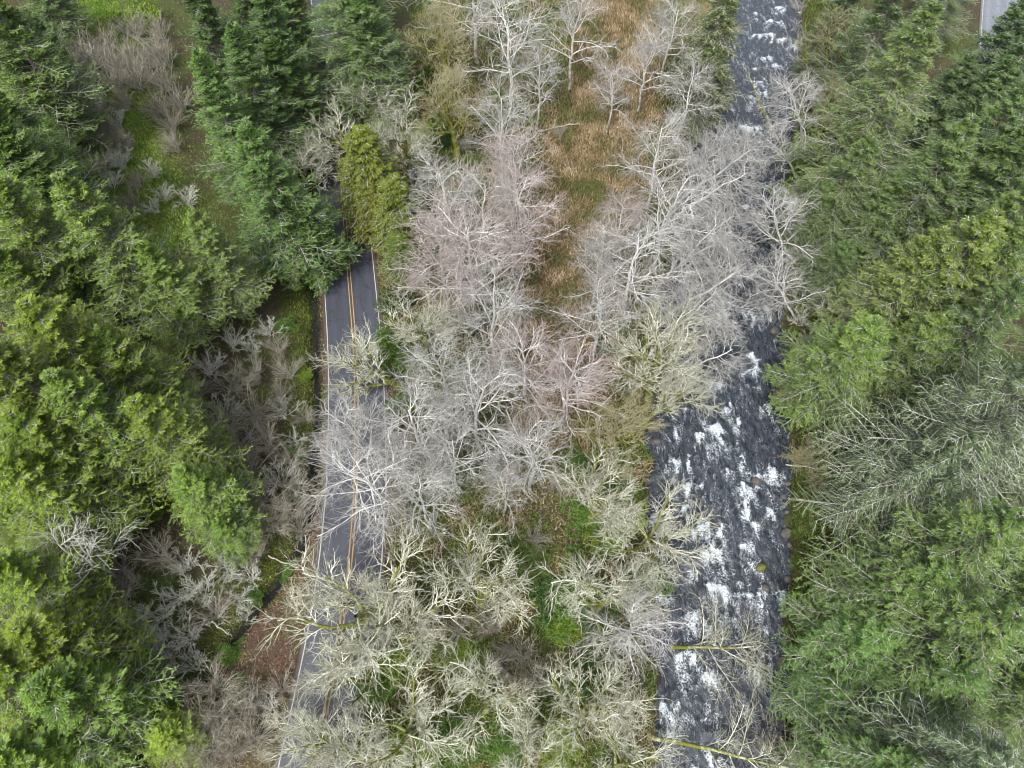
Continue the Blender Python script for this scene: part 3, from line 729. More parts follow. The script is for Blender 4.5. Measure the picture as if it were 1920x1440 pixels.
exec_conifers = [
 # left stand: kind, apex px, apex py, height, crown radius, label, tint
 ('left_a', 112, 320, 25, 5.0, 'tall light green lichen-flecked fir, widest of the left stand', (1.1, 1.08, 1)),
 ('left_b', 262, 455, 17, 4.0, 'fir directly below the widest lichen-flecked fir, its boughs over the brush', (1.05, 1.05, 1)),
 ('left_a', 352, 390, 19, 3.8, 'fir with silvery twigs on its right side, left of the dark roadside fir', (1.08, 1.05, 1.1)),
 ('left_b', 365, 90, 25, 4.4, 'tall dark green fir beside the green glade, its lower boughs reaching toward the road', (.72, .85, .95)),
 ('left_a', 455, 225, 25, 5.6, 'dark green roadside fir whose boughs overhang the left edge of the open road', (.68, .82, .9)),
 ('left_b', 562, 330, 17, 5.0, 'smaller dark fir with boughs hanging over the left lane of the road', (.68, .8, .85)),
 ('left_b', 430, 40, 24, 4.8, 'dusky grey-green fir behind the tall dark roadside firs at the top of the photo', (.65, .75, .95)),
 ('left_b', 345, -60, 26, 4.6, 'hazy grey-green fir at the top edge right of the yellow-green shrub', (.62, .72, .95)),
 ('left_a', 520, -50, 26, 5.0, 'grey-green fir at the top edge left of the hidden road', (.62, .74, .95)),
 ('fir_a', 610, -120, 27, 6.6, 'deep green fir at the top edge left half of the big pair beside the road', (.75, .9, .75)),
 ('fir_a', 668, -15, 21, 6.4, 'deep green fir with drooping boughs above the mossy maples, right of the hidden road', (.75, .92, .75)),
 ('left_b', -40, 30, 18, 4.4, 'fir at the top left corner of the photo', (.85, .88, .9)),
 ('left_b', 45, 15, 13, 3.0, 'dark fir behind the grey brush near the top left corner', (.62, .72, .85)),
 ('left_b', -15, 165, 18, 4.2, 'green fir at the left edge above the row of lighter firs', (.85, .92, .95)),
 ('left_b', 55, 150, 12, 3.3, 'fir whose lower boughs touch the grey brush at the upper left', (.82, .9, .9)),
 ('left_c', -30, 330, 24, 4.8, 'fir cut by the left edge just above the bare tree with spreading pale limbs', (.85, .9, .85)),
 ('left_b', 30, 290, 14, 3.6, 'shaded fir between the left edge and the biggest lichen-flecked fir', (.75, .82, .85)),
 ('left_c', 45, 560, 24, 5.6, 'broad bright yellow-green fir in the middle of the left edge', (1.1, 1.05, .9)),
 ('left_c', -50, 650, 25, 5.4, 'broad yellow-green fir cut by the middle of the left edge', (1.05, 1.0, .9)),
 ('left_a', 95, 690, 22, 5.2, 'yellow-green fir with grey twig gaps below the bright broad fir', (.95, .98, .8)),
 ('left_c', 15, 770, 20, 5.0, 'yellowish fir at the left edge above the dark gap with bare branches', (.92, .95, .75)),
 ('left_b', 165, 610, 20, 4.0, 'fir with feathery tips right of the bright broad fir, above the shaded gap', (.95, .95, .8)),
 ('left_c', 250, 745, 19, 4.2, 'light green fir standing nearest the brush beside the ditch', (1.1, 1.08, .95)),
 ('left_b', 330, 880, 15, 3.6, 'fir in front of the light green one, its tips reaching the ditch-side thicket', (.95, 1, .8)),
 ('left_b', 400, 975, 9, 2.4, 'small green fir at the edge of the brush above the dark end of the ditch', (.95, 1.05, .8)),
 ('left_c', -45, 930, 12, 3.4, 'low yellowish fir at the left edge beside the pale branching snag', (.8, .82, .65)),
 ('left_c', -25, 1060, 16, 4.0, 'yellow-green fir at the left edge below the pale branching snag', (1.0, 1.05, .7)),
 ('left_c', 85, 1165, 11, 3.6, 'rounded yellow-green fir below the pale branching snag', (1.0, 1.02, .65)),
 ('left_c', 20, 1180, 16, 4.6, 'bright mossy-green fir at the left edge, second from the lower corner', (1.1, 1.05, .7)),
 ('left_b', 55, 1290, 17, 4.8, 'dense green fir near the lower left corner', (.85, .95, .75)),
 ('left_b', 150, 1290, 10, 3.8, 'dense green fir between the lower left snag and the ditch thicket', (.85, .95, .75)),
 ('left_c', -20, 1430, 15, 4.8, 'fir in the lower left corner of the photo', (.85, .95, .75)),
 ('left_c', 290, 1375, 7, 2.8, 'small bright lime-green tree beside the dark hollow at the lower left', (1.35, 1.35, .7)),
 ('left_b', -75, 150, 24, 5.0, 'fir cut by the left edge below the upper left corner', (.8, .88, .9)),
 ('left_c', -70, 1240, 17, 4.6, 'fir mostly outside the left edge above the lower left corner', (.95, 1.0, .72)),
 ('left_b', -60, -60, 25, 5.0, 'fir in the extreme upper left corner behind the corner fir', (.8, .88, .9)),
 ('left_b', 40, -90, 14, 4.0, 'dim fir at the top edge left of the lime-green bush', (.7, .8, .85)),
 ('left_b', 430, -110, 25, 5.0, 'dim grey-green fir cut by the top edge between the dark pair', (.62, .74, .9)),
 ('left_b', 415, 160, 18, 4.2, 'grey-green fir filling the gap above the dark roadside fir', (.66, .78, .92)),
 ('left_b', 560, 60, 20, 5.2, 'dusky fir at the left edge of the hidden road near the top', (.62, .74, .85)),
 ('left_b', -30, 230, 20, 4.6, 'fir cut by the left edge below the topmost row', (.8, .88, .85)),
 ('left_c', -20, 470, 18, 4.6, 'fir cut by the left edge behind the pale snag', (.85, .9, .8)),
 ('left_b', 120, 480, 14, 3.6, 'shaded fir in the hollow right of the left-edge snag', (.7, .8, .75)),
 ('left_c', -10, 860, 19, 4.8, 'yellowish fir at the left edge below the dark gap', (.9, .92, .72)),
 ('left_b', 60, 1400, 13, 4.4, 'fir left of the bottom left snag', (.85, .95, .72)),
 # by the road and river
 ('cedar', 668, 235, 17, 4.6, 'yellow-tinged cedar standing at the right edge of the road below the bare maples', (.92, 1.0, .8)),
 ('cedar', 640, 330, 11, 3.6, 'yellow-green young cedar at the road edge, its foliage closing off the open stretch', (1.05, 1.0, .85)),
 ('cedar', 735, 330, 14, 4.0, 'olive green cedar right of the open stretch of road', (.85, .95, .9)),
 ('cedar', 742, 440, 9, 2.8, 'low dark green cedar against the right edge of the open road', (.65, .85, .8)),
 ('hemlock', 1392, 15, 21, 4.4, 'drooping dark olive hemlock leaning over the white water at the top', (.95, 1, .9)),
 ('hemlock', 1345, 90, 15, 3.8, 'smaller drooping hemlock below the tall one on the left river bank', (.85, .95, .9)),
 # right stand
 ('fir_b', 1765, 0, 31, 6.6, 'very tall fir with a bare pale trunk stretch, leaning away at the upper right', (.95, 1, .95)),
 ('fir_b', 1640, 250, 20, 5.2, 'fir overhanging the mossy bank right of the upper rapids', (.85, .92, .9)),
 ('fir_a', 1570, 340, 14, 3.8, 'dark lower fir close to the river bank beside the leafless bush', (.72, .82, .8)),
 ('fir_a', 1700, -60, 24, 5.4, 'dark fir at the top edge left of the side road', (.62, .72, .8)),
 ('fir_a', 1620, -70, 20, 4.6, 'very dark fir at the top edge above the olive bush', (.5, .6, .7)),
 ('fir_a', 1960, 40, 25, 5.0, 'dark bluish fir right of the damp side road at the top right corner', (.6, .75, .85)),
 ('fir_b', 1930, 150, 28, 5.8, 'fir below the side road at the right edge', (.78, .9, .9)),
 ('fir_a', 1835, 215, 26, 5.6, 'fir with drooping grey-green boughs left of the right-edge firs', (.85, .95, .9)),
 ('fir_b', 1960, 330, 29, 6.0, 'fir cut by the right edge at the height of the orange meadow', (.95, 1.02, .85)),
 ('fir_a', 1880, 390, 27, 6.0, 'bright green fir in the middle of the right-hand stand', (1.15, 1.12, .85)),
 ('fir_a', 1770, 430, 22, 5.6, 'bright green fir with layered boughs, left neighbour of the brightest one', (1.15, 1.12, .85)),
 ('fir_a', 1790, 590, 20, 5.2, 'green fir above the shadowy gap where the side road shows', (1.05, 1.08, .85)),
 ('fir_a', 1650, 600, 19, 6.0, 'wide green fir reaching out over the river bank below the small bare tree', (1.0, 1.12, .8)),
 ('fir_a', 1545, 690, 11, 4.6, 'low fir whose fan-like boughs hang over the river edge', (.92, 1.08, .8)),
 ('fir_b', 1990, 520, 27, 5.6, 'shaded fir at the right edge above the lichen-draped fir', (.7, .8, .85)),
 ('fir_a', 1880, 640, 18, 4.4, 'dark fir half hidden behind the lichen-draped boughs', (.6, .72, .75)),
 ('grey', 2010, 690, 31, 8.4, 'old fir with long bare lichen-white boughs spreading from the right edge', (.95, 1, 1)),
 ('grey', 1840, 820, 23, 7.2, 'grey-green fir with pale drooping branchlets in the middle of the right bank stand', (.9, .98, .95)),
 ('fir_b', 1930, 960, 26, 6.0, 'olive green fir at the right edge below the lichen-draped fir', (.9, 1.0, .9)),
 ('fir_b', 1790, 1080, 19, 6.0, 'dense soft green fir beside the small gap showing the side road', (.85, .98, .85)),
 ('fir_b', 1960, 1150, 24, 6.2, 'large fir at the right edge near the lower corner', (.9, 1.02, .9)),
 ('fir_a', 1680, 1190, 14, 5.2, 'dense fir at the river bank across from the foaming lower rapids', (.75, .98, .8)),
 ('fir_a', 1590, 1290, 9, 4.2, 'low shaded fir at the water edge near the bottom right', (.68, .92, .75)),
 ('fir_b', 1830, 1260, 19, 5.6, 'fir between the corner tree and the low riverside firs', (.75, .95, .82)),
 ('grey', 1900, 1440, 22, 7.2, 'fir in the lower right corner with bleached bare branch tips', (.9, 1.0, .95)),
 ('fir_b', 1720, 1430, 16, 5.2, 'fir cut by the bottom edge right of the river', (.78, .98, .85)),
 ('fir_a', 1830, 100, 20, 4.6, 'dark fir left of the damp side road at the upper right', (.66, .78, .85)),
 ('fir_b', 1980, 240, 28, 6.0, 'fir cut by the right edge under the side road', (.75, .88, .85)),
 ('fir_a', 1700, 330, 17, 4.8, 'shaded fir behind the tall leaning fir in the upper right stand', (.8, .9, .85)),
 ('fir_b', 2000, 430, 26, 6.0, 'fir at the right edge, neighbour of the brightest one', (.95, 1.0, .85)),
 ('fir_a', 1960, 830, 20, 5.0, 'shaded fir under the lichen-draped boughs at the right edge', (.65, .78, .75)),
 ('fir_b', 1990, 1290, 20, 5.6, 'fir cut by the right edge above the lower right corner', (.85, .98, .85)),
 ('fir_a', 1600, 450, 12, 4.0, 'low fir on the bank slope beside the middle rapids', (.75, .9, .8)),
 ('fir_b', 2050, 1060, 24, 6.0, 'fir mostly outside the right edge below the lichen-draped fir', (.85, .98, .85)),
 ('fir_b', 2040, 600, 26, 6.0, 'fir mostly outside the right edge above the lichen-draped fir', (.8, .92, .85)),
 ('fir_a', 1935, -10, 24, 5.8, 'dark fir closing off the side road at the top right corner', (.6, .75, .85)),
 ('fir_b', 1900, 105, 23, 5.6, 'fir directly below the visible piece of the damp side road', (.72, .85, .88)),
 ('fir_b', 1945, 230, 26, 5.8, 'green fir at the right edge, third below the side road', (.85, .95, .88)),
 ('fir_a', 1545, 1440, 8, 3.6, 'small fir cut by the bottom edge at the river bank', (.75, .95, .8)),
]
for e in exec_conifers: put_con(*e[:6], tint=e[6])
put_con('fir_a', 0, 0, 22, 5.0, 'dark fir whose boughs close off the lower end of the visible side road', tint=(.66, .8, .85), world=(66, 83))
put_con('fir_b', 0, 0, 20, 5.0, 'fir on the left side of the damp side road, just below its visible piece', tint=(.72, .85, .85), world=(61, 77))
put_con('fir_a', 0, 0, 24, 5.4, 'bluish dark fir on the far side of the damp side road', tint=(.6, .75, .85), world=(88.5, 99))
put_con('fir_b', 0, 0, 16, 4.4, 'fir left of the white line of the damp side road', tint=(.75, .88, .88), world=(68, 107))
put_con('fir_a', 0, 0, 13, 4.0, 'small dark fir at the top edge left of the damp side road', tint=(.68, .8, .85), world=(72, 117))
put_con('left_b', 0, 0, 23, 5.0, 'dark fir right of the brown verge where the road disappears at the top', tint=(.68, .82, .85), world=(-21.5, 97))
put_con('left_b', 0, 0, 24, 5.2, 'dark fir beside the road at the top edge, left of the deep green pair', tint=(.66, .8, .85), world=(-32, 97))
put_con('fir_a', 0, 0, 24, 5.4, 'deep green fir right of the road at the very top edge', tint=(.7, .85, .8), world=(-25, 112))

# ------------------------------------------------------------------ bare trees placed one by one
bare_list = [
 ('maple_a', 655, 1130, 170, 14, 'wide cream-twigged maple covering the road in the lower middle of the photo'),
 ('maple_c', 590, 1130, 95, 12, 'left crown of the wide maples that close over the road, reaching the ditch'),
 ('maple_b', 740, 1180, 90, 12, 'mossy-hearted maple just right of the wide crown over the road'),
 ('maple_c', 610, 1275, 75, 10, 'small maple leaning over the centre line near the bottom of the road'),
 ('maple_b', 650, 1420, 90, 11, 'white-twigged maple at the bottom edge over the right lane'),
 ('alder_c', 660, 810, 85, 14, 'alder with curling branch ends over the left lane'),
 ('alder_b', 790, 930, 90, 14, 'white alder at the right shoulder of the road, above the grassy verge'),
 ('maple_b', 560, 300, 60, 11, 'grey maple spreading from the dark fir toward the hidden road'),
 ('alder_a', 1290, 620, 90, 14, 'alder over the left half of the river above the yellow-mossed maple'),
 ('alder_c', 1320, 320, 70, 12, 'alder over the left half of the rapids below the drooping hemlocks'),
 ('alder_b', 1430, 560, 70, 12, 'alder crown touching the right bank in the middle of the river'),
 ('alder_a', 1290, 170, 60, 13, 'thin alder between the meadow and the drooping hemlocks'),
 ('alder_a', 850, 860, 85, 14, 'white alder above the ferns at the right of the road-covering alder'),
 ('alder_p', 830, 480, 85, 16, 'left flank of the pink-tinged alders, beside the low dark cedar'),
 ('alder_b', 905, 400, 80, 16, 'white alder behind the pink-tinged alders, left of the twiggy one'),
 ('alder_a', 1300, 480, 80, 14, 'white alder hanging over the left edge of the middle rapids'),
 ('alder_c', 1120, 500, 60, 14, 'white alder at the narrowing lower end of the meadow'),
 ('alder_c', 830, 690, 80, 14, 'white alder below the cream maple beside the ivy bush'),
 ('alder_c', 1150, 170, 50, 11, 'slender pale alder in the meadow beside the thin one with drooping branches'),
 ('alder_c', 1010, 150, 55, 13, 'slender alder at the left rim of the upper meadow'),
 ('alder_a', 1260, 60, 65, 13, 'pale alder between the upper meadow and the olive-barked tree'),
 ('alder_a', 1420, 330, 85, 14, 'alder whose twigs veil the right half of the upper rapids'),
 ('alder_c', 1430, 440, 80, 14, 'alder veiling the river right where the branches cross'),
 ('alder_b', 1350, 690, 70, 13, 'alder reaching over the river below the yellow-mossed maple'),
 ('maple_b', 895, 1085, 105, 13, 'maple with white upright twigs right of the widest roadside maple'),
 ('maple_b', 510, 1385, 100, 11, 'pale lichen-crusted maple at the bottom edge over the left lane'),
 ('maple_a', 745, 1365, 130, 13, 'cream maple at the bottom edge right of the road, mossy inside'),
 ('maple_c', 905, 1310, 105, 13, 'thin-twigged brownish maple over the dry bracken at the bottom middle'),
 ('maple_b', 1105, 1330, 110, 13, 'dense cream maple near the bottom, left of the river'),
 ('maple_a', 1165, 1435, 110, 13, 'dense cream maple cut by the bottom edge beside the river'),
 ('maple_c', 1000, 1440, 95, 11, 'ragged mossy maple cut by the middle of the bottom edge'),
 ('maple_b', 1120, 925, 95, 12, 'cream maple over green ivy below the yellow-mossed maple'),
 ('maple_a', 1210, 995, 115, 11, 'maple with golden twigs fanning over the left side of the lower rapids'),
 ('maple_c', 1130, 1130, 130, 13, 'white-twigged maple with long mossy limbs over the dark ivy patch'),
 ('alder_c', 1190, 1180, 95, 12, 'white-twigged alder between the ivy patch and the river'),
 ('maple_b', 1245, 665, 115, 15, 'yellow-mossed maple at the river edge in the centre right'),
 ('olive_a', 1150, 800, 90, 12, 'olive mossy maple left of where the river widens'),
 ('alder_a', 1340, 560, 105, 15, 'alder arching over the middle of the river above the yellow-mossed maple'),
 ('alder_b', 1190, 500, 115, 16, 'white alder at the lower right end of the orange meadow'),
 ('alder_a', 1390, 480, 95, 13, 'white alder whose branches cross the river to the right bank'),
 ('alder_c', 1255, 405, 110, 16, 'white alder between the orange meadow and the river'),
 ('alder_b', 1385, 365, 85, 13, 'round-crowned alder arching over the upper rapids'),
 ('alder_a', 1235, 285, 75, 15, 'pinkish-white weeping alder right of the orange meadow'),
 ('alder_c', 1130, 590, 85, 14, 'alder below the narrow end of the orange meadow'),
 ('alder_p', 1160, 415, 60, 12, 'small twiggy alder with upright top at the right rim of the meadow'),
 ('alder_b', 695, 900, 130, 16, 'large white alder with long arching limbs covering the road'),
 ('alder_a', 780, 800, 105, 16, 'white alder just above the one that covers the road'),
 ('alder_c', 890, 760, 110, 17, 'white alder in the middle of the wood, left of the brown clearing'),
 ('alder_q', 990, 680, 100, 16, 'alder directly left of the pinkish haze of twigs in the centre'),
 ('alder_a', 930, 590, 100, 17, 'tall white alder beside the ivy-clad trunk'),
 ('alder_p', 885, 490, 130, 18, 'pink-tinged alder, the widest crown above the centre'),
 ('alder_q', 970, 400, 90, 17, 'pinkish alder along the left rim of the orange meadow'),
 ('alder_c', 835, 380, 95, 15, 'grey alder between the cedar and the pink-tinged alder'),
 ('alder_a', 945, 235, 75, 16, 'narrow pale alder left of the meadow, bright with lichen'),
 ('alder_p', 960, 320, 80, 15, 'twiggy pinkish alder below the narrow bright one'),
 ('alder_b', 955, 70, 95, 18, 'broad white alder at the top edge left of the meadow'),
 ('alder_c', 1075, 50, 72, 16, 'alder standing in the meadow with its dark trunk in plain view'),
 ('alder_c', 890, -10, 90, 17, 'alder cut by the top edge left of the meadow'),
 ('alder_c', 1212, 115, 58, 13, 'thin pale alder in the meadow with drooping branches'),
 ('olive_a', 1310, 40, 80, 14, 'olive-barked tree between the meadow and the top rapids'),
 ('alder_q', 1060, 725, 100, 15, 'faint pinkish alder in the centre left of the olive mossy maple'),
 ('alder_c', 1000, 850, 95, 14, 'open-crowned alder above the grassy brown clearing'),
 ('alder_c', 945, 920, 60, 11, 'small white alder leaning over the grassy clearing'),
 ('maple_c', 655, 655, 85, 12, 'bare maple spreading its fan of limbs across the open road'),
 ('maple_b', 790, 610, 80, 12, 'cream maple beside the ivy bush right of the road'),
 ('maple_c', 610, 240, 75, 13, 'bare maple over the road left of the yellow-tinged cedar'),
 ('maple_b', 690, 185, 60, 11, 'small bare maple over the road under the deep green firs'),
 ('maple_b', 755, 250, 65, 13, 'upright grey-twigged maple right of the yellow-tinged cedar'),
 ('olive_a', 850, 190, 85, 14, 'olive mossy tree with long yellow limbs right of the deep green firs'),
 ('olive_a', 830, 60, 90, 14, 'olive brown tree at the top edge between the firs and the alders'),
 ('olive_a', 1590, 95, 100, 14, 'bushy olive tree on the right bank of the top rapids'),
 ('olive_a', 1560, 200, 60, 10, 'low mossy tree below the bushy olive one on the right bank'),
 ('alder_c', 1475, 235, 75, 12, 'pale alder reaching over the right edge of the upper rapids'),
 ('alder_c', 1440, 300, 60, 11, 'pale alder just below it on the right side of the rapids, twigs over the foam'),
 ('maple_c', 1590, 570, 55, 10, 'small bare tree among the firs beside the mossy right bank'),
 ('olive_a', 1500, 730, 60, 8, 'mossy-limbed low tree hanging over the river beneath the fan-like fir'),
 ('snag_a', 140, 1040, 100, 12, 'pale leafless snag with wide antler-like branches among the left firs'),
 ('snag_a', 145, 1385, 100, 9, 'pale leafless snag at the bottom left beside the lime-green tree'),
 ('snag_a', 75, 540, 60, 12, 'pale leafless snag between the firs at the left edge'),
 ('snag_a', 90, 965, 45, 8, 'small grey snag just above the widest antler-like one'),
 ('maple_b', 1290, 760, 70, 11, 'brownish-twigged maple overhanging the head of the wide pool'),
 ('alder_c', 1300, 870, 0.1, 9, None),
]
for e in bare_list:
    if e[5] is None: continue
    put_bare(*e)
# trees that lean out over the water on long mossy trunks
put_bare('lean_a', 1370, 1190, 90, 11, 'small white-twigged alder leaning far over the foaming rapids on a mossy limb', lean=(.75, 0), base=(1225, 1215))
put_bare('lean_a', 1420, 1395, 100, 13, 'thin alder leaning low across the river at the bottom edge on a yellow-mossed trunk', lean=(1.12, -.15), base=(1215, 1378))
put_bare('olive_a', 1500, 870, 60, 9, 'fallen mossy tree lying from the right bank over the water', lean=(-1.1, -.1), base=(1600, 880))


ORD = ['topmost', 'second', 'third', 'fourth', 'fifth', 'sixth', 'seventh', 'eighth', 'ninth', 'tenth', 'eleventh', 'twelfth', 'thirteenth', 'fourteenth', 'fifteenth', 'sixteenth', 'seventeenth', 'eighteenth', 'nineteenth']
def cluster_names(pts, cols, names):
    pts = [(p[0], p[1] + i * 1e-3) for i, p in enumerate(pts)]
    """which one of a thicket: its column and its rank from the top in that column"""
    xs = sorted(p[0] for p in pts); cut = [xs[int(len(xs) * k / cols)] for k in range(1, cols)]
    col = [sum(p[0] >= c for c in cut) for p in pts]
    out = []
    for i, p in enumerate(pts):
        r = sum(1 for j, q in enumerate(pts) if col[j] == col[i] and (q[1], q[0]) < (p[1], p[0]))
        out.append((ORD[r] + (' from top' if r else '')) + names[col[i]])
    return out

# ------------------------------------------------------------------ brush thickets
def put_brush(px, py, size, pale, label, group=None, lean=(0, 0)):
    x, y, z = spot(px, py, size * .4)
    me = random.choice(BRUSH_PALE if pale else BRUSH)
    o = link('bare_shrub', me)
    o.location = (x, y, z)
    s = size / 4.2
    o.scale = (s * 1.1, s * 1.1, s)
    q = Matrix.Rotation(lean[0], 4, 'Y') @ Matrix.Rotation(-lean[1], 4, 'X') @ Matrix.Rotation(random.random() * 6.283, 4, 'Z')
    o.rotation_euler = q.to_euler()
    tag(o, label, 'shrub', group)
g1 = 'leafless shrubs in the thicket between the firs and the ditch'
_p = [(500,620,3,1),(405,800,4.2,0),(570,780,2.2,0),(560,990,3,0),(430,640,3.4,1),(470,650,3,1),(520,650,2.6,0),(385,690,3.6,1),(430,720,3.8,0),(480,700,3,0),(540,700,3,0),(360,740,3.8,0),(410,770,4,1),(470,770,3.8,0),
                    (530,770,3.2,1),(440,830,4.2,0),(500,830,4.2,0),(540,860,3,0),(460,890,4.4,0),(520,900,4.4,1),(485,940,4.4,0),(540,960,4,0),(500,985,4,0),(430,860,3.6,0),(555,910,3,0),(525,740,2.6,0),
                    (455,940,3.6,0),(550,820,2.4,1)]
for (px, py, s, p), nm in zip(_p, cluster_names(_p, 3, [' on the fir side', ' in the middle', ' on the ditch side'])):
    put_brush(px, py, s, p, ('pale lichened' if p else 'grey-brown') + ' shrub ' + nm + ' in the thicket beside the ditch', 'leafless shrubs in the thicket beside the ditch', (random.uniform(-.1, .45), random.uniform(-.2, .2)))
_p = [(345,370,3.4,1),(250,380,3,0),(290,385,2.8,1),(335,190,4,0),(310,110,4,0),(225,300,3.4,1),(150,160,5,1),(160,110,5.4,0),(215,120,5.4,0),(255,150,5,0),(290,100,4.6,0),(170,220,4.6,1),(190,240,4.6,0),(240,270,3,0),(300,200,4,0),(320,230,3.4,0),(330,270,3.4,0),(190,310,3.4,0),(260,340,2.6,0),(190,90,5,0),(240,110,5,0),(160,130,4.6,1),(210,150,5,0),(270,130,4.6,0),(185,195,4.4,0),(215,230,4,1),(200,265,4,0),(225,300,3.6,1),(285,320,3,1),(300,60,4,0),(250,55,4,0),(180,160,4,0),
                    (310,150,4,0),(235,190,3.6,0),(205,340,3.,1),(300,365,3.,1)]
for (px, py, s, p), nm in zip(_p, cluster_names(_p, 3, [' at the left', ' in the middle', ' at the right'])):
    put_brush(px, py, s, p, ('pale lichened' if p else 'grey-brown') + ' shrub ' + nm + ' in the upper left glade brush', 'leafless shrubs around the upper left glade', (random.uniform(-.45, .1), random.uniform(-.1, .3)))
_p = [(300,1040,3.6,0),(350,1060,3.2,1),(420,1060,3.4,1),(465,1080,3.,1),(380,1100,3.6,1),(340,1120,3.6,1),(300,1150,3.8,1),(260,1160,3.2,1),(400,1150,3.4,0),(350,1190,3.6,1),(310,1210,3.4,1),
                    (270,1210,3.2,1),(360,1250,3.2,1),(320,1260,2.8,0),(400,1290,4.6,0),(430,1340,4.2,0),(380,1350,4.4,0),(350,1300,3.2,0),(430,1410,3.6,0),(250,1080,3.,0),(160,1195,2.6,1),(480,1040,3,0),(200,1010,3,1),(440,1120,2.6,1),(455,1160,2.2,1),(470,1390,4,0),(500,1330,3,1),(525,1290,2.4,0),(470,1320,3,0),(140,1130,3,1),(215,1110,3.4,0),(180,1070,3,0),(90,1090,2.6,1),(120,960,3,0),(390,1400,4,0),(340,1400,3.4,0),(290,1290,3.2,1),(230,1130,3.2,1),(220,1060,3,0)]
for (px, py, s, p), nm in zip(_p, cluster_names(_p, 3, [' at the left', ' in the middle', ' nearest the ditch'])):
    put_brush(px, py, s, p, ('pale lichened' if p else 'grey-brown') + ' shrub ' + nm + ' in the hollow left of the ditch', 'leafless shrubs left of the ditch bend', (random.uniform(-.3, .3), random.uniform(-.2, .3)))
_p = [(1000,1010,2.4,0),(930,1180,3,0),(980,1230,3.2,0),(930,1240,3,0),(860,1180,3,0),(1010,1280,3,0),(1040,900,2.6,0),(1050,250,1.8,0),(800,330,2.6,0),(870,270,2.6,0),(1190,720,3,0),(860,820,2.4,0)]
for (px, py, s, p), nm in zip(_p, cluster_names(_p, 2, [' nearer the road', ' nearer the river'])):
    put_brush(px, py, s, p, ('pale lichened' if p else 'grey-brown') + ' shrub ' + nm + ' in the floor between road and river', 'low brown shrubs between road and river', (random.uniform(-.4, .4), random.uniform(-.4, .4)))
_p = [(1510,440,3.,1),(1500,360,3,1),(1520,500,2.6,0),(1505,600,3,1),(1450,1390,3.2,0),(1475,1420,3,0),(1440,1350,2.4,0),(1520,860,3,0),(1530,640,3,1),(1540,905,2.4,0),(1755,60,3,0),(1500,20,3,0),(1490,60,2.6,0)]
for (px, py, s, p), nm in zip(_p, cluster_names(_p, 2, [' at the water', ' farther back'])):
    put_brush(px, py, s, p, ('pale lichened' if p else 'grey-brown') + ' shrub ' + nm + ' in the right river bank', 'leafless shrubs on the right river bank', (random.uniform(-.6, .1), random.uniform(-.2, .2)))

# ------------------------------------------------------------------ leafy evergreen bushes and ivy
def leafy(seed, n=4600, r=1.5, h=2.0, lo=(.03, .07, .012), hi=(.10, .19, .025), leaf=(.10, .2)):
    g = np.random.default_rng(5000 + seed)
    nc = 22
    cen = g.normal(0, .55, (nc, 3)) * np.array([r, r, h * .55]); cen[:, 2] = np.abs(cen[:, 2]) + .2 * h
    k = g.integers(0, nc, n)
    dirs = unit(g.normal(0, 1, (n, 3))); rad = (.24 + .22 * g.random(n)) * r
    P = cen[k] + dirs * rad[:, None] * np.array([1, 1, .7]); P[:, 2] = np.maximum(P[:, 2], .02)
    D = unit(dirs + g.normal(0, .6, (n, 3)))
    Up = unit(g.normal(0, .5, (n, 3)) + np.array([0, 0, 1.]))
    L = g.uniform(*leaf, n); W = L * g.uniform(.5, .8, n)
    f = np.clip(g.random(nc)[k] * .6 + g.random(n) * .5, 0, 1)[:, None]
    C = np.array(lo) * (1 - f) + np.array(hi) * f
    V, F, c = kites(P, D, Up, L, W, C)
    stems = Tubes()
    Pst = np.zeros((nc, 4, 3)); tt = np.linspace(0, 1, 4)[None, :, None]
    Pst[:] = cen[:, None, :] * tt; Pst[:, 0, 2] = -.1
    stems.add(Pst, np.full((nc, 4), .03), 3)
    return make_mesh('leaves', V, F, MAT['leaf'], col=c), stems.mesh('stems', MAT['brush'])
LEAFY = [leafy(1), leafy(2), leafy(3, lo=(.05, .10, .01), hi=(.19, .28, .02), leaf=(.12, .22)), leafy(4, lo=(.02, .05, .014), hi=(.05, .11, .025))]
def put_leafy(v, px, py, r, h, label, up=0., group=None):
    x, y, z = spot(px, py, h * .6)
    root = bpy.data.objects.new('leafy_bush', None); COL.objects.link(root)
    root.location = (x, y, z); root.rotation_euler = (0, 0, random.random() * 6.28)
    root.scale = (r / 1.5, r / 1.5, h / 2.)
    tag(root, label, 'bush', group)
    link('leaves', LEAFY[v][0], root); link('stems', LEAFY[v][1], root)
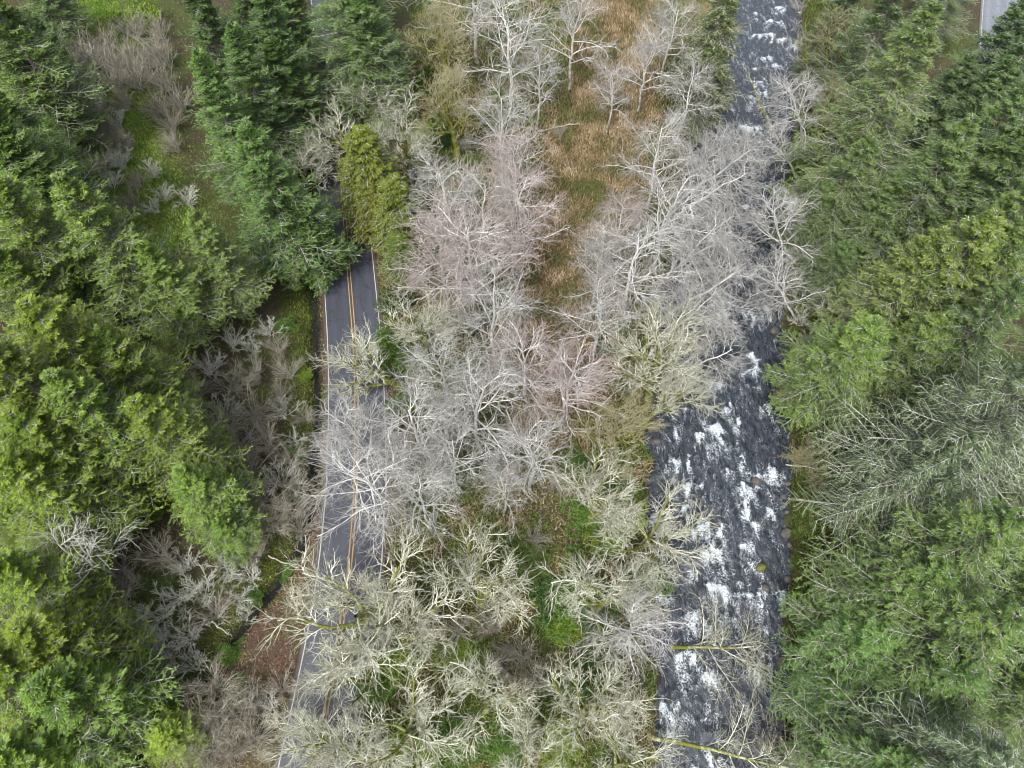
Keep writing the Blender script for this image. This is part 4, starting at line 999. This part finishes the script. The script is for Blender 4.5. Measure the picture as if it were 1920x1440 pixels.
for a in [(0, 760, 665, 2.6, 3., 'bright green ivy bush right of the road under the cream maple'),
          (0, 720, 640, 1.7, 2.2, 'low ivy bush at the right road edge beside the fan-limbed maple'),
          (3, 885, 590, 1.0, 7., 'ivy-clad trunk column in the middle of the white alders'),
          (3, 880, 545, .9, 8., 'ivy column above the other one in the white alders'),
          (3, 800, 655, 1.5, 2., 'dark evergreen bush right of the bright ivy bush'),
          (3, 735, 560, 1.9, 3.4, 'dark leafy bush at the right edge of the open road'),
          (3, 830, 250, 2.2, 2.2, 'dark green bush under the yellow-limbed mossy tree'),
          (0, 1075, 1115, 2.8, 2.2, 'dark ivy patch beneath the long mossy limbs'),
          (3, 1030, 1120, 2.0, 1.8, 'shadowy ivy at the left side of the big ivy patch'),
          (0, 1125, 1160, 2.0, 1.8, 'green ivy below the big ivy patch toward the river'),
          (0, 1110, 960, 2.2, 1.8, 'green salal bush beneath the golden-twigged maple'),
          (0, 1150, 880, 2.2, 2., 'green ivy mound beneath the cream maple left of the pool'),
          (2, 1180, 960, 1.7, 1.4, 'yellow-green mossy mound beside the golden-twigged maple'),
          (0, 1210, 1090, 1.8, 1.4, 'green bush at the left river edge across from the mossy boulder'),
          (3, 920, 855, 2.2, 1.8, 'dark salal above the grassy clearing'),
          (0, 1090, 1290, 1.8, 1.8, 'green bush between two dense cream maples near the bottom'),
          (0, 700, 1290, 1.6, 1.6, 'green bush at the mossy foot of the widest roadside maple'),
          (2, 735, 1255, 1.7, 2., 'yellow mossy mound around the foot of the widest roadside maple'),
          (0, 850, 1400, 2.0, 1.8, 'green bush near the bottom edge between two cream maples'),
          (2, 780, 1400, 1.8, 1.6, 'yellow-green mossy mound near the bottom edge'),
          (2, 465, 960, 1.2, 2.2, 'small lime-yellow bush beside the light green fir and the thicket'),
          (2, 250, 25, 2.6, 3.2, 'lime-green leafy bush at the top edge above the grey brush'),
          (2, 300, 1330, 1.7, 2.6, 'lime-green leafy shrub at the foot of the small lime-green tree'),
          (2, 150, 1420, 2.0, 2.4, 'yellow leafy shrub under the bottom left snag'),
          (0, 540, 1070, 1.0, 1., 'small green bush at the top end of the dark ditch bend'),
          (0, 430, 1225, 1.0, 1., 'small fresh green bush at the lower end of the ditch'),
          (2, 860, 1230, 1.4, 1., 'yellow-green mossy mound under the maple with white upright twigs'),
          (0, 940, 1400, 1.6, 1.2, 'green herb mound under the ragged mossy maple at the bottom'),
          (2, 1050, 1400, 1.6, 1.2, 'yellow-green mound between the bottom maples left of the river'),
          (0, 1130, 1250, 1.6, 1.4, 'green bush below the maple with long mossy limbs'),
          (2, 1060, 1180, 1.3, .9, 'yellow-green moss mound at the lower rim of the ivy patch'),
          (2, 1140, 1010, 1.6, 1.1, 'yellow-green moss mound left of the golden-twigged maple'),
          (0, 1080, 860, 1.5, 1.2, 'green bush left of the cream maple, below the olive mossy tree'),
          (3, 830, 790, 1.6, 1.4, 'dark evergreen bush under the white alders beside the road'),
          (0, 745, 760, 1.3, 1.2, 'small green bush under the alders right of the road'),
          (2, 1225, 720, 1.3, 2.2, 'bright yellow mossy mound at the foot of the river-edge maple'),
          (3, 800, 470, 1.8, 2.2, 'dark bush right of the low dark cedar'),
          (2, 790, 240, 1.6, 2.0, 'yellow mossy clump at the foot of the olive mossy tree'),
          (3, 1130, 650, 1.4, 1.2, 'dark bush below the narrow end of the meadow'),
          (0, 470, 1120, .9, .8, 'small green bush on the left lip of the ditch bend'),
          (0, 440, 1290, 1.1, .8, 'green ground bush at the foot of the reddish verge'),
          (0, 400, 1240, 1.2, 1., 'low green bush where the ditch disappears in brush'),
          (0, 555, 850, .9, .9, 'green bush on the bank halfway along the ditch'),
          (2, 570, 700, .8, .8, 'mossy green bush at the upper end of the ditch bank'),
          (0, 530, 610, 1.2, 1.2, 'green bush on the slope under the dark roadside fir'),
          (0, 1500, 300, 1.8, 2.2, 'green ivy bush at the foot of the pale alder on the right bank'),
          (0, 1485, 355, 1.8, 2., 'bright green bush at the right water edge of the upper rapids'),
          (3, 1480, 410, 1.9, 2., 'dark bush at the right water edge where branches cross the river'),
          (0, 1535, 510, 1.8, 2.4, 'bright green ivy bush on the right bank above the small bare tree'),
          (2, 1560, 170, 2.0, 2., 'mossy yellow bush under the low mossy right bank tree'),
          (0, 200, 975, 2.2, 2., 'dark green bush in the gap right of the small grey snag'),
          (2, 285, 940, 1.4, 1.6, 'yellowish bush in the dark gap between the left firs'),
          (0, 1200, 430, 0.7, 4., 'ivy-clad stem inside the white alder between meadow and river')]:
    put_leafy(*a)

# ------------------------------------------------------------------ ferns
def frond(seed, L=1.0):
    g = np.random.default_rng(6000 + seed)
    K = 12; t = np.linspace(0, 1, K)
    x = L * t * .92; z = L * (.42 * t - .52 * t * t) + .05
    ax = np.stack([x, np.zeros(K), z], -1)
    V = [ax[0] + (0, .012, 0), ax[0] - (0, .012, 0), ax[-1]]; F = [(0, 1, 2)]
    for i in range(1, K - 1):
        w = L * .19 * math.sin(math.pi * min(1, t[i] * .8 + .22)) ** .7
        for s in (-1, 1):
            n = len(V)
            d = np.array([.35 * w, s * w, -.12 * w])
            V += [ax[i], ax[i] + np.array([.055 * L, 0, 0]), ax[i] + d]
            F.append((n, n + 1, n + 2))
    V = np.array(V)
    c = np.array([.07, .115, .02]) * g.uniform(.7, 1.5, (len(V), 1))
    return make_mesh('frond', V, np.array(F), MAT['leaf'], col=c)
FROND = [frond(i) for i in range(3)]
FROND_SET = []
def put_fern(px, py, s, label, group):
    x, y, z = spot(px, py, .2)
    root = bpy.data.objects.new('sword_fern', None); COL.objects.link(root)
    root.location = (x, y, z + .05); root.scale = (s, s, s); root.rotation_euler = (random.uniform(-.15, .15), random.uniform(-.15, .15), random.random() * 6)
    tag(root, label, 'fern', group)
    n = random.randint(10, 13)
    for i in range(n):
        f = link('frond', random.choice(FROND), root)
        f.rotation_euler = (random.uniform(-.2, .2), random.uniform(-.5, .05), i * 6.283 / n + random.uniform(-.2, .2))
        k = random.uniform(.8, 1.15); f.scale = (k, k, k)
fern_sets = [
 ([(1000,1050),(985,1075),(1015,1075),(1000,1035),(975,1095)], ' fern in the clump between the grassy clearing and the ivy patch', 'ferns beside the grassy clearing', 1.5),
 ([(865,880),(860,905),(875,935),(850,925),(880,900)], ' fern at the right side of the road-covering alder', 'ferns by the road-covering alder', 1.4),
 ([(1505,890),(1520,910),(1500,925),(1530,930),(1515,950),(1500,965),(1535,960),(1520,985),(1500,1000),(1550,905),(1495,1060),(1510,1080),(1525,1100),(1500,1110),(1540,1120),(1515,1135),(1500,1160),(1520,1180),(1535,1160),
   (1505,1210),(1520,1235),(1500,1270),(1515,1290),(1500,1330),(1520,1350)], ' of the ferns on the mossy right bank', 'sword ferns on the right river bank', 1.25),
 ([(1490,540),(1500,560),(1515,575),(1495,585),(1510,480),(1495,460)], ' fern on the steep right bank beside the middle rapids', 'sword ferns on the upper right bank', 1.3),
 ([(265,1090),(275,1105),(330,1185),(345,1195),(320,1195),(300,1180),(340,1270),(330,1290),(315,1095)], ' fern in the hollow left of the ditch bend', 'sword ferns in the hollow left of the ditch', 1.4),
 ([(800,1225),(815,1215),(790,1240)], ' fern right of the mossy foot of the widest roadside maple', 'ferns at the foot of the roadside maple', 1.3),
 ([(910,850),(930,860),(1010,1130),(820,255),(840,262)], ' of the ferns scattered in the salal between road and river', 'ferns in the salal between road and river', 1.3),
]
for pts, lab, gr, s in fern_sets:
    nms = cluster_names(pts, 2 if len(pts) > 12 else 1, [' of the left row', ' of the right row'] if len(pts) > 12 else [''])
    for (px, py), nm in zip(pts, nms): put_fern(px, py, s * random.uniform(.85, 1.15), nm + lab, gr)

# ------------------------------------------------------------------ ground cover: dry grass, moss and herbs nobody could count
def blades(name, n, region, palette, length, width, label, cat, tilt=1.1, seed=0):
    g = np.random.default_rng(7000 + seed)
    xs = []; ys = []; tot = 0
    while tot < n:
        x = g.uniform(region[0], region[1], n * 2); y = g.uniform(region[2], region[3], n * 2)
        k = g.random(n * 2) < region[4](x, y)
        xs.append(x[k]); ys.append(y[k]); tot += k.sum()
    x = np.concatenate(xs)[:n]; y = np.concatenate(ys)[:n]
    z = terrain(x, y)
    clump = fbm(x * .8, y * .8, 3, 3)
    az = g.random(n) * 6.283 + fbm(x * .3, y * .3, 2, 5) * 9
    ti = g.uniform(.25, tilt, n)
    D = np.stack([np.cos(az) * np.sin(ti), np.sin(az) * np.sin(ti), np.cos(ti)], -1)
    S = np.stack([-np.sin(az), np.cos(az), np.zeros(n)], -1)
    L = g.uniform(*length, n) * (.6 + .8 * clump); W = g.uniform(*width, n)
    P = np.stack([x, y, z - .02], -1)
    V = np.stack([P - S * W[:, None] * .5, P + S * W[:, None] * .5, P + D * L[:, None] + np.array([0, 0, 0])], 1).reshape(-1, 3)
    F = np.arange(n * 3).reshape(n, 3)
    pal = np.array(palette); big = fbm(x * .35 + 9, y * .35, 3, 7)
    q = np.clip((g.random(n) * .6 + (big - .3) * 1.2), 0, .999) * (len(pal) - 1)
    i = q.astype(int); fr = (q - i)[:, None]
    c = (pal[i] * (1 - fr) + pal[np.minimum(i + 1, len(pal) - 1)] * fr) * g.choice([.35, .7, 1., 1.25, 1.7], (n, 1)) * g.uniform(.8, 1.2, (n, 1))
    o = link(name, make_mesh(name, V, F, MAT['blade'], col=np.repeat(c, 3, 0)))
    tag(o, label, cat, kind='stuff')
def m_meadow(x, y): return zones(x, y)[0]
def m_island(x, y): z = zones(x, y); return z[3] * (1 - z[0] * .9) * np.clip(fbm(x * .25, y * .25, 3, 2) * 2.4 - .5, .15, 1)
def m_left(x, y): z = zones(x, y); return (x < cx(DITCH, y) - .6).astype(float) * np.clip(fbm(x * .25, y * .25, 3, 2) * 2.4 - .55, .1, 1) * (x > -95)
def m_glade(x, y): z = zones(x, y); return z[6]
def m_right(x, y): return (x > cx(RIV_R, y) + .2) * np.clip(1.15 - (x - cx(RIV_R, y)) * .1, .1, 1) * (np.abs(x - cx(ROAD2, y)) > 4)
def m_verge(x, y):
    z = zones(x, y); d = np.abs(x - cx(ROAD, y))
    return np.where(d > 3.8, z[1] * .9, .02)
def m_moss(x, y): return zones(x, y)[4]
blades('dry_grass', 120000, (-12, 34, 26, 128, m_meadow), [(.08, .13, .026), (.12, .11, .045), (.22, .165, .085), (.34, .25, .15), (.46, .38, .26)], (.4, .95), (.05, .11),
       'tawny orange dry grass and bracken of the open meadow between the trees', 'grass', 1.35, 1)
blades('undergrowth', 240000, (-18, 36, -14, 135, m_island), [(.05, .095, .016), (.08, .14, .022), (.13, .16, .03), (.20, .16, .08), (.36, .28, .18)], (.35, .85), (.06, .13),
       'mixed brown bracken and green herbs on the floor between road and river', 'undergrowth', 1.4, 2)
blades('undergrowth', 95000, (-100, -20, -10, 135, m_left), [(.06, .10, .02), (.10, .14, .028), (.16, .15, .05), (.22, .17, .10)], (.25, .6), (.05, .12),
       'low brown and green herbs on the slope left of the ditch', 'undergrowth', 1.4, 3)
blades('glade_grass', 60000, (-90, -36, 56, 130, m_glade), [(.10, .20, .022), (.18, .30, .03), (.26, .28, .07)], (.2, .5), (.05, .11),
       'fresh green grass of the small glade among the upper left firs', 'grass', 1.4, 4)
blades('bank_herbs', 95000, (24, 78, -16, 128, m_right), [(.03, .055, .012), (.06, .09, .014), (.10, .13, .018), (.14, .12, .05)], (.3, .7), (.06, .13),
       'mossy green herbs covering the right river bank and forest floor', 'undergrowth', 1.3, 5)
blades('leaf_litter', 40000, (-36, -10, -12, 110, m_verge), [(.05, .035, .025), (.13, .07, .05), (.22, .13, .09), (.12, .17, .03), (.16, .22, .03)], (.08, .35), (.07, .14),
       'brown fallen leaves and sprouts along the road verge', 'leaf litter', 1.5, 6)
blades('moss_bank', 34000, (-52, -19, -6, 110, m_moss), [(.04, .07, .01), (.09, .13, .015), (.14, .17, .02)], (.15, .4), (.06, .12),
       'green moss and sprouts lining the left bank of the ditch', 'moss', 1.4, 7)

# ------------------------------------------------------------------ boulders, logs and the small stump
def rock_mesh(seed, mat):
    import bmesh
    bm = bmesh.new(); bmesh.ops.create_icosphere(bm, subdivisions=3, radius=1.)
    g = np.random.default_rng(8000 + seed)
    pl = unit(g.normal(0, 1, (9, 3))); dd = g.uniform(.6, .9, 9)
    for v in bm.verts:
        p = np.array(v.co)
        for n_, d_ in zip(pl, dd):
            k = p @ n_ - d_
            if k > 0: p = p - n_ * k * .85
        p = p * (1 + .06 * math.sin(p[0] * 9 + seed) * math.cos(p[1] * 8))
        v.co = p * np.array([1, .8, .6])
    me = bpy.data.meshes.new('boulder'); bm.to_mesh(me); bm.free()
    for p_ in me.polygons: p_.use_smooth = True
    me.materials.append(mat); return me
def rock_mat(name, moss):
    m, nt, b, _ = new_mat(name)
    p = objpos(nt); n1 = noise(nt, 3.5, 5, .7, p); n2 = noise(nt, 1.3, 3, .6, p)
    c = mixc(nt, maprange(nt, n1, .3, .7), (.03, .029, .027), (.13, .12, .11))
    c = mixc(nt, maprange(nt, n2, .72 - moss * .5, .8 - moss * .45), c, (.10, .10, .02))
    nt.links.new(c, b.inputs['Base Color']); b.inputs['Roughness'].default_value = .45
    bp = N(nt, 'ShaderNodeBump', Strength=.6, Distance=.1); nt.links.new(n1, bp.inputs['Height']); nt.links.new(bp.outputs[0], b.inputs['Normal'])
    return m
rk = rock_mat('wet_rock', 0.); rkm = rock_mat('mossy_rock', .8)
ROCKS = [rock_mesh(i, rk) for i in range(4)]; RM = rock_mesh(9, rkm)
def put_rock(me, px, py, s, label, group=None, dz=0.):
    x, y = at_z(px, py, -1.2)
    o = link('boulder', me); o.location = (x, y, -1.35 + dz); o.scale = (s, s, s); o.rotation_euler = (random.uniform(-.3, .3), random.uniform(-.3, .3), random.random() * 6)
    tag(o, label, 'boulder', group)
put_rock(RM, 1428, 1064, .62, 'yellow mossy boulder poking out of the river above the wide band of foam', dz=.15)
put_rock(ROCKS[0], 1436, 1103, .55, 'dark wet boulder at the crest of the wide band of foam', dz=.1)
put_rock(ROCKS[1], 1420, 903, .7, 'dark wet boulder splitting the foam beside the right bank', dz=.1)
_rp = [(1470,930),(1478,960),(1474,1000),(1482,1050),(1478,1085),(1470,1150),(1476,1200),(1468,1240),(1470,1300),(1466,1350),(1478,905),(1460,570),(1452,620),(1480,1020),(1468,480),(1495,240),(1500,120),(1465,1385),(1456,1420)]
_rk = sorted(p[1] for p in _rp)
ORD2 = ORD
for i, (px, py) in enumerate(_rp):
    _nm = ORD2[_rk.index(py)] + ' from the top' if _rk.index(py) else 'topmost one'
    put_rock(ROCKS[i % 4], px, py, random.uniform(.35, .75), 'dark wet rock along the right water edge, ' + _nm, 'dark rocks along the right water edge', dz=random.uniform(-.05, .2))

_g = np.random.default_rng(77)
for side, curve, sg, n in (('left', RIV_L, 1, 19),):
    ylist = sorted(_g.uniform(-4, 122, n))
    for i, y in enumerate(ylist):
        x = float(cx(curve, y)) + sg * _g.uniform(-.9, 1.1)
        o = link('boulder', ROCKS[_g.integers(0, 4)]); k = _g.uniform(.4, 1.1)
        o.location = (x, y, -1.35 + (.25 if sg * (x - float(cx(curve, y))) < 0 else 0)); o.scale = (k * _g.uniform(.8, 1.3), k, k)
        o.rotation_euler = tuple(_g.uniform(-3, 3, 3) * np.array([.1, .1, 1]))
        tag(o, 'dark wet stone on the left bank of the river, %s counted from the bottom' % (['first'] + ORD2[1:])[i], 'boulder', 'stones along the %s bank' % side)

def log(a, b_, r, mat, label, name='fallen_log', z=(0.25, .25), twigs=0, seed=0):
    global rng
    rng = np.random.default_rng(9000 + seed)
    xa, ya, za = spot(*a); xb, yb, zb = spot(*b_)
    A = np.array([xa, ya, za + z[0]]); B_ = np.array([xb, yb, zb + z[1]])
    t = np.linspace(0, 1, 9)[None, :, None]
    P = A * (1 - t) + B_ * t + rng.normal(0, .06, (1, 9, 3))
    R = np.linspace(r, r * .55, 9)[None, :]
    T = Tubes(); T.add(P, R, 7)
    if twigs:
        P2, R2, _ = grow(P, R, twigs, .3, .98, (30, 70), (.8, 2.2), 6, lift=.05, wig=.15, rmul=.4, taper=.4, rmin=.025); T.add(P2, R2, 3)
        P3, R3, _ = grow(P2, R2, 5, .2, .95, (25, 60), (.3, .8), 4, wig=.2, rmul=.7, taper=.5, rmin=.018); T.add(P3, R3, 3)
    o = link(name, T.mesh(name, MAT[mat])); tag(o, label, 'log')
log((1010, 250), (1085, 236), .16, 'brush', 'grey driftwood log with curled twigs lying in the orange meadow', 'fallen_branch', (.4, .5), 8, 1)
log((505, 1045), (560, 1066), .08, 'brush', 'pale straight log lying across the bank above the ditch bend', 'fallen_log', (.5, .4), 0, 2)
log((400, 1168), (432, 1190), .08, 'snag', 'thin pale forked pole lying toward the dark ditch', 'fallen_branch', (.6, .4), 3, 3)
log((1455, 892), (1545, 893), .07, 'snag', 'thin pale branch lying across the water edge at the right bank', 'fallen_branch', (3.4, 1.6), 6, 4)
log((1440, 268), (1385, 175), .16, 'maple', 'yellow-mossed trunk stretched over the upper rapids from the right bank', 'leaning_trunk', (2.5, 4.5), 8, 5)
log((1480, 335), (1408, 232), .15, 'maple', 'second mossy trunk stretched over the upper rapids, nearer the foaming bend', 'leaning_trunk', (2., 4.), 8, 6)

def stump():
    x, y, z = spot(833, 996, .2)
    m, nt, b, _ = new_mat('pale_stump_wood')
    n1 = noise(nt, 7., 3, .7, objpos(nt)); nt.links.new(mixc(nt, maprange(nt, n1, .35, .65), (.30, .32, .26), (.68, .70, .68)), b.inputs['Base Color'])
    md, nt2, b2, _ = new_mat('hollow_shade'); b2.inputs['Base Color'].default_value = (.015, .011, .014, 1)  # near-black colour paints the shade inside the stump's hole
    S = 14; V = []; F = []
    a = np.arange(S) * 6.283 / S
    hh = .32 + .18 * np.sin(a * 2 + .5) + .06 * np.sin(a * 5)
    rings = [(.30, np.zeros(S)), (.25, hh * .6), (.24, hh), (.15, hh - .03), (.13, np.full(S, .10))]
    for r, zz in rings: V += [(r * math.cos(t) * 1.1, r * math.sin(t) * .85, float(q)) for t, q in zip(a, zz)]
    for k in range(len(rings) - 1):
        for i in range(S): F.append((k * S + i, k * S + (i + 1) % S, (k + 1) * S + (i + 1) % S, (k + 1) * S + i))
    root = link('broken_stump', make_mesh('broken_stump', np.array(V), np.array(F), m))
    root.location = (x, y, z); root.rotation_euler = (0, 0, 1.2)
    tag(root, 'small pale broken stump with a dark hollow in the grass right of the road', 'stump')
    V = [(0, 0, .13)] + [(.135 * math.cos(t) * 1.1, .135 * math.sin(t) * .85, .12) for t in a]
    F = [(0, 1 + i, 1 + (i + 1) % S) for i in range(S)]
    link('hollow', make_mesh('hollow', np.array(V), np.array(F), md), root)
stump()
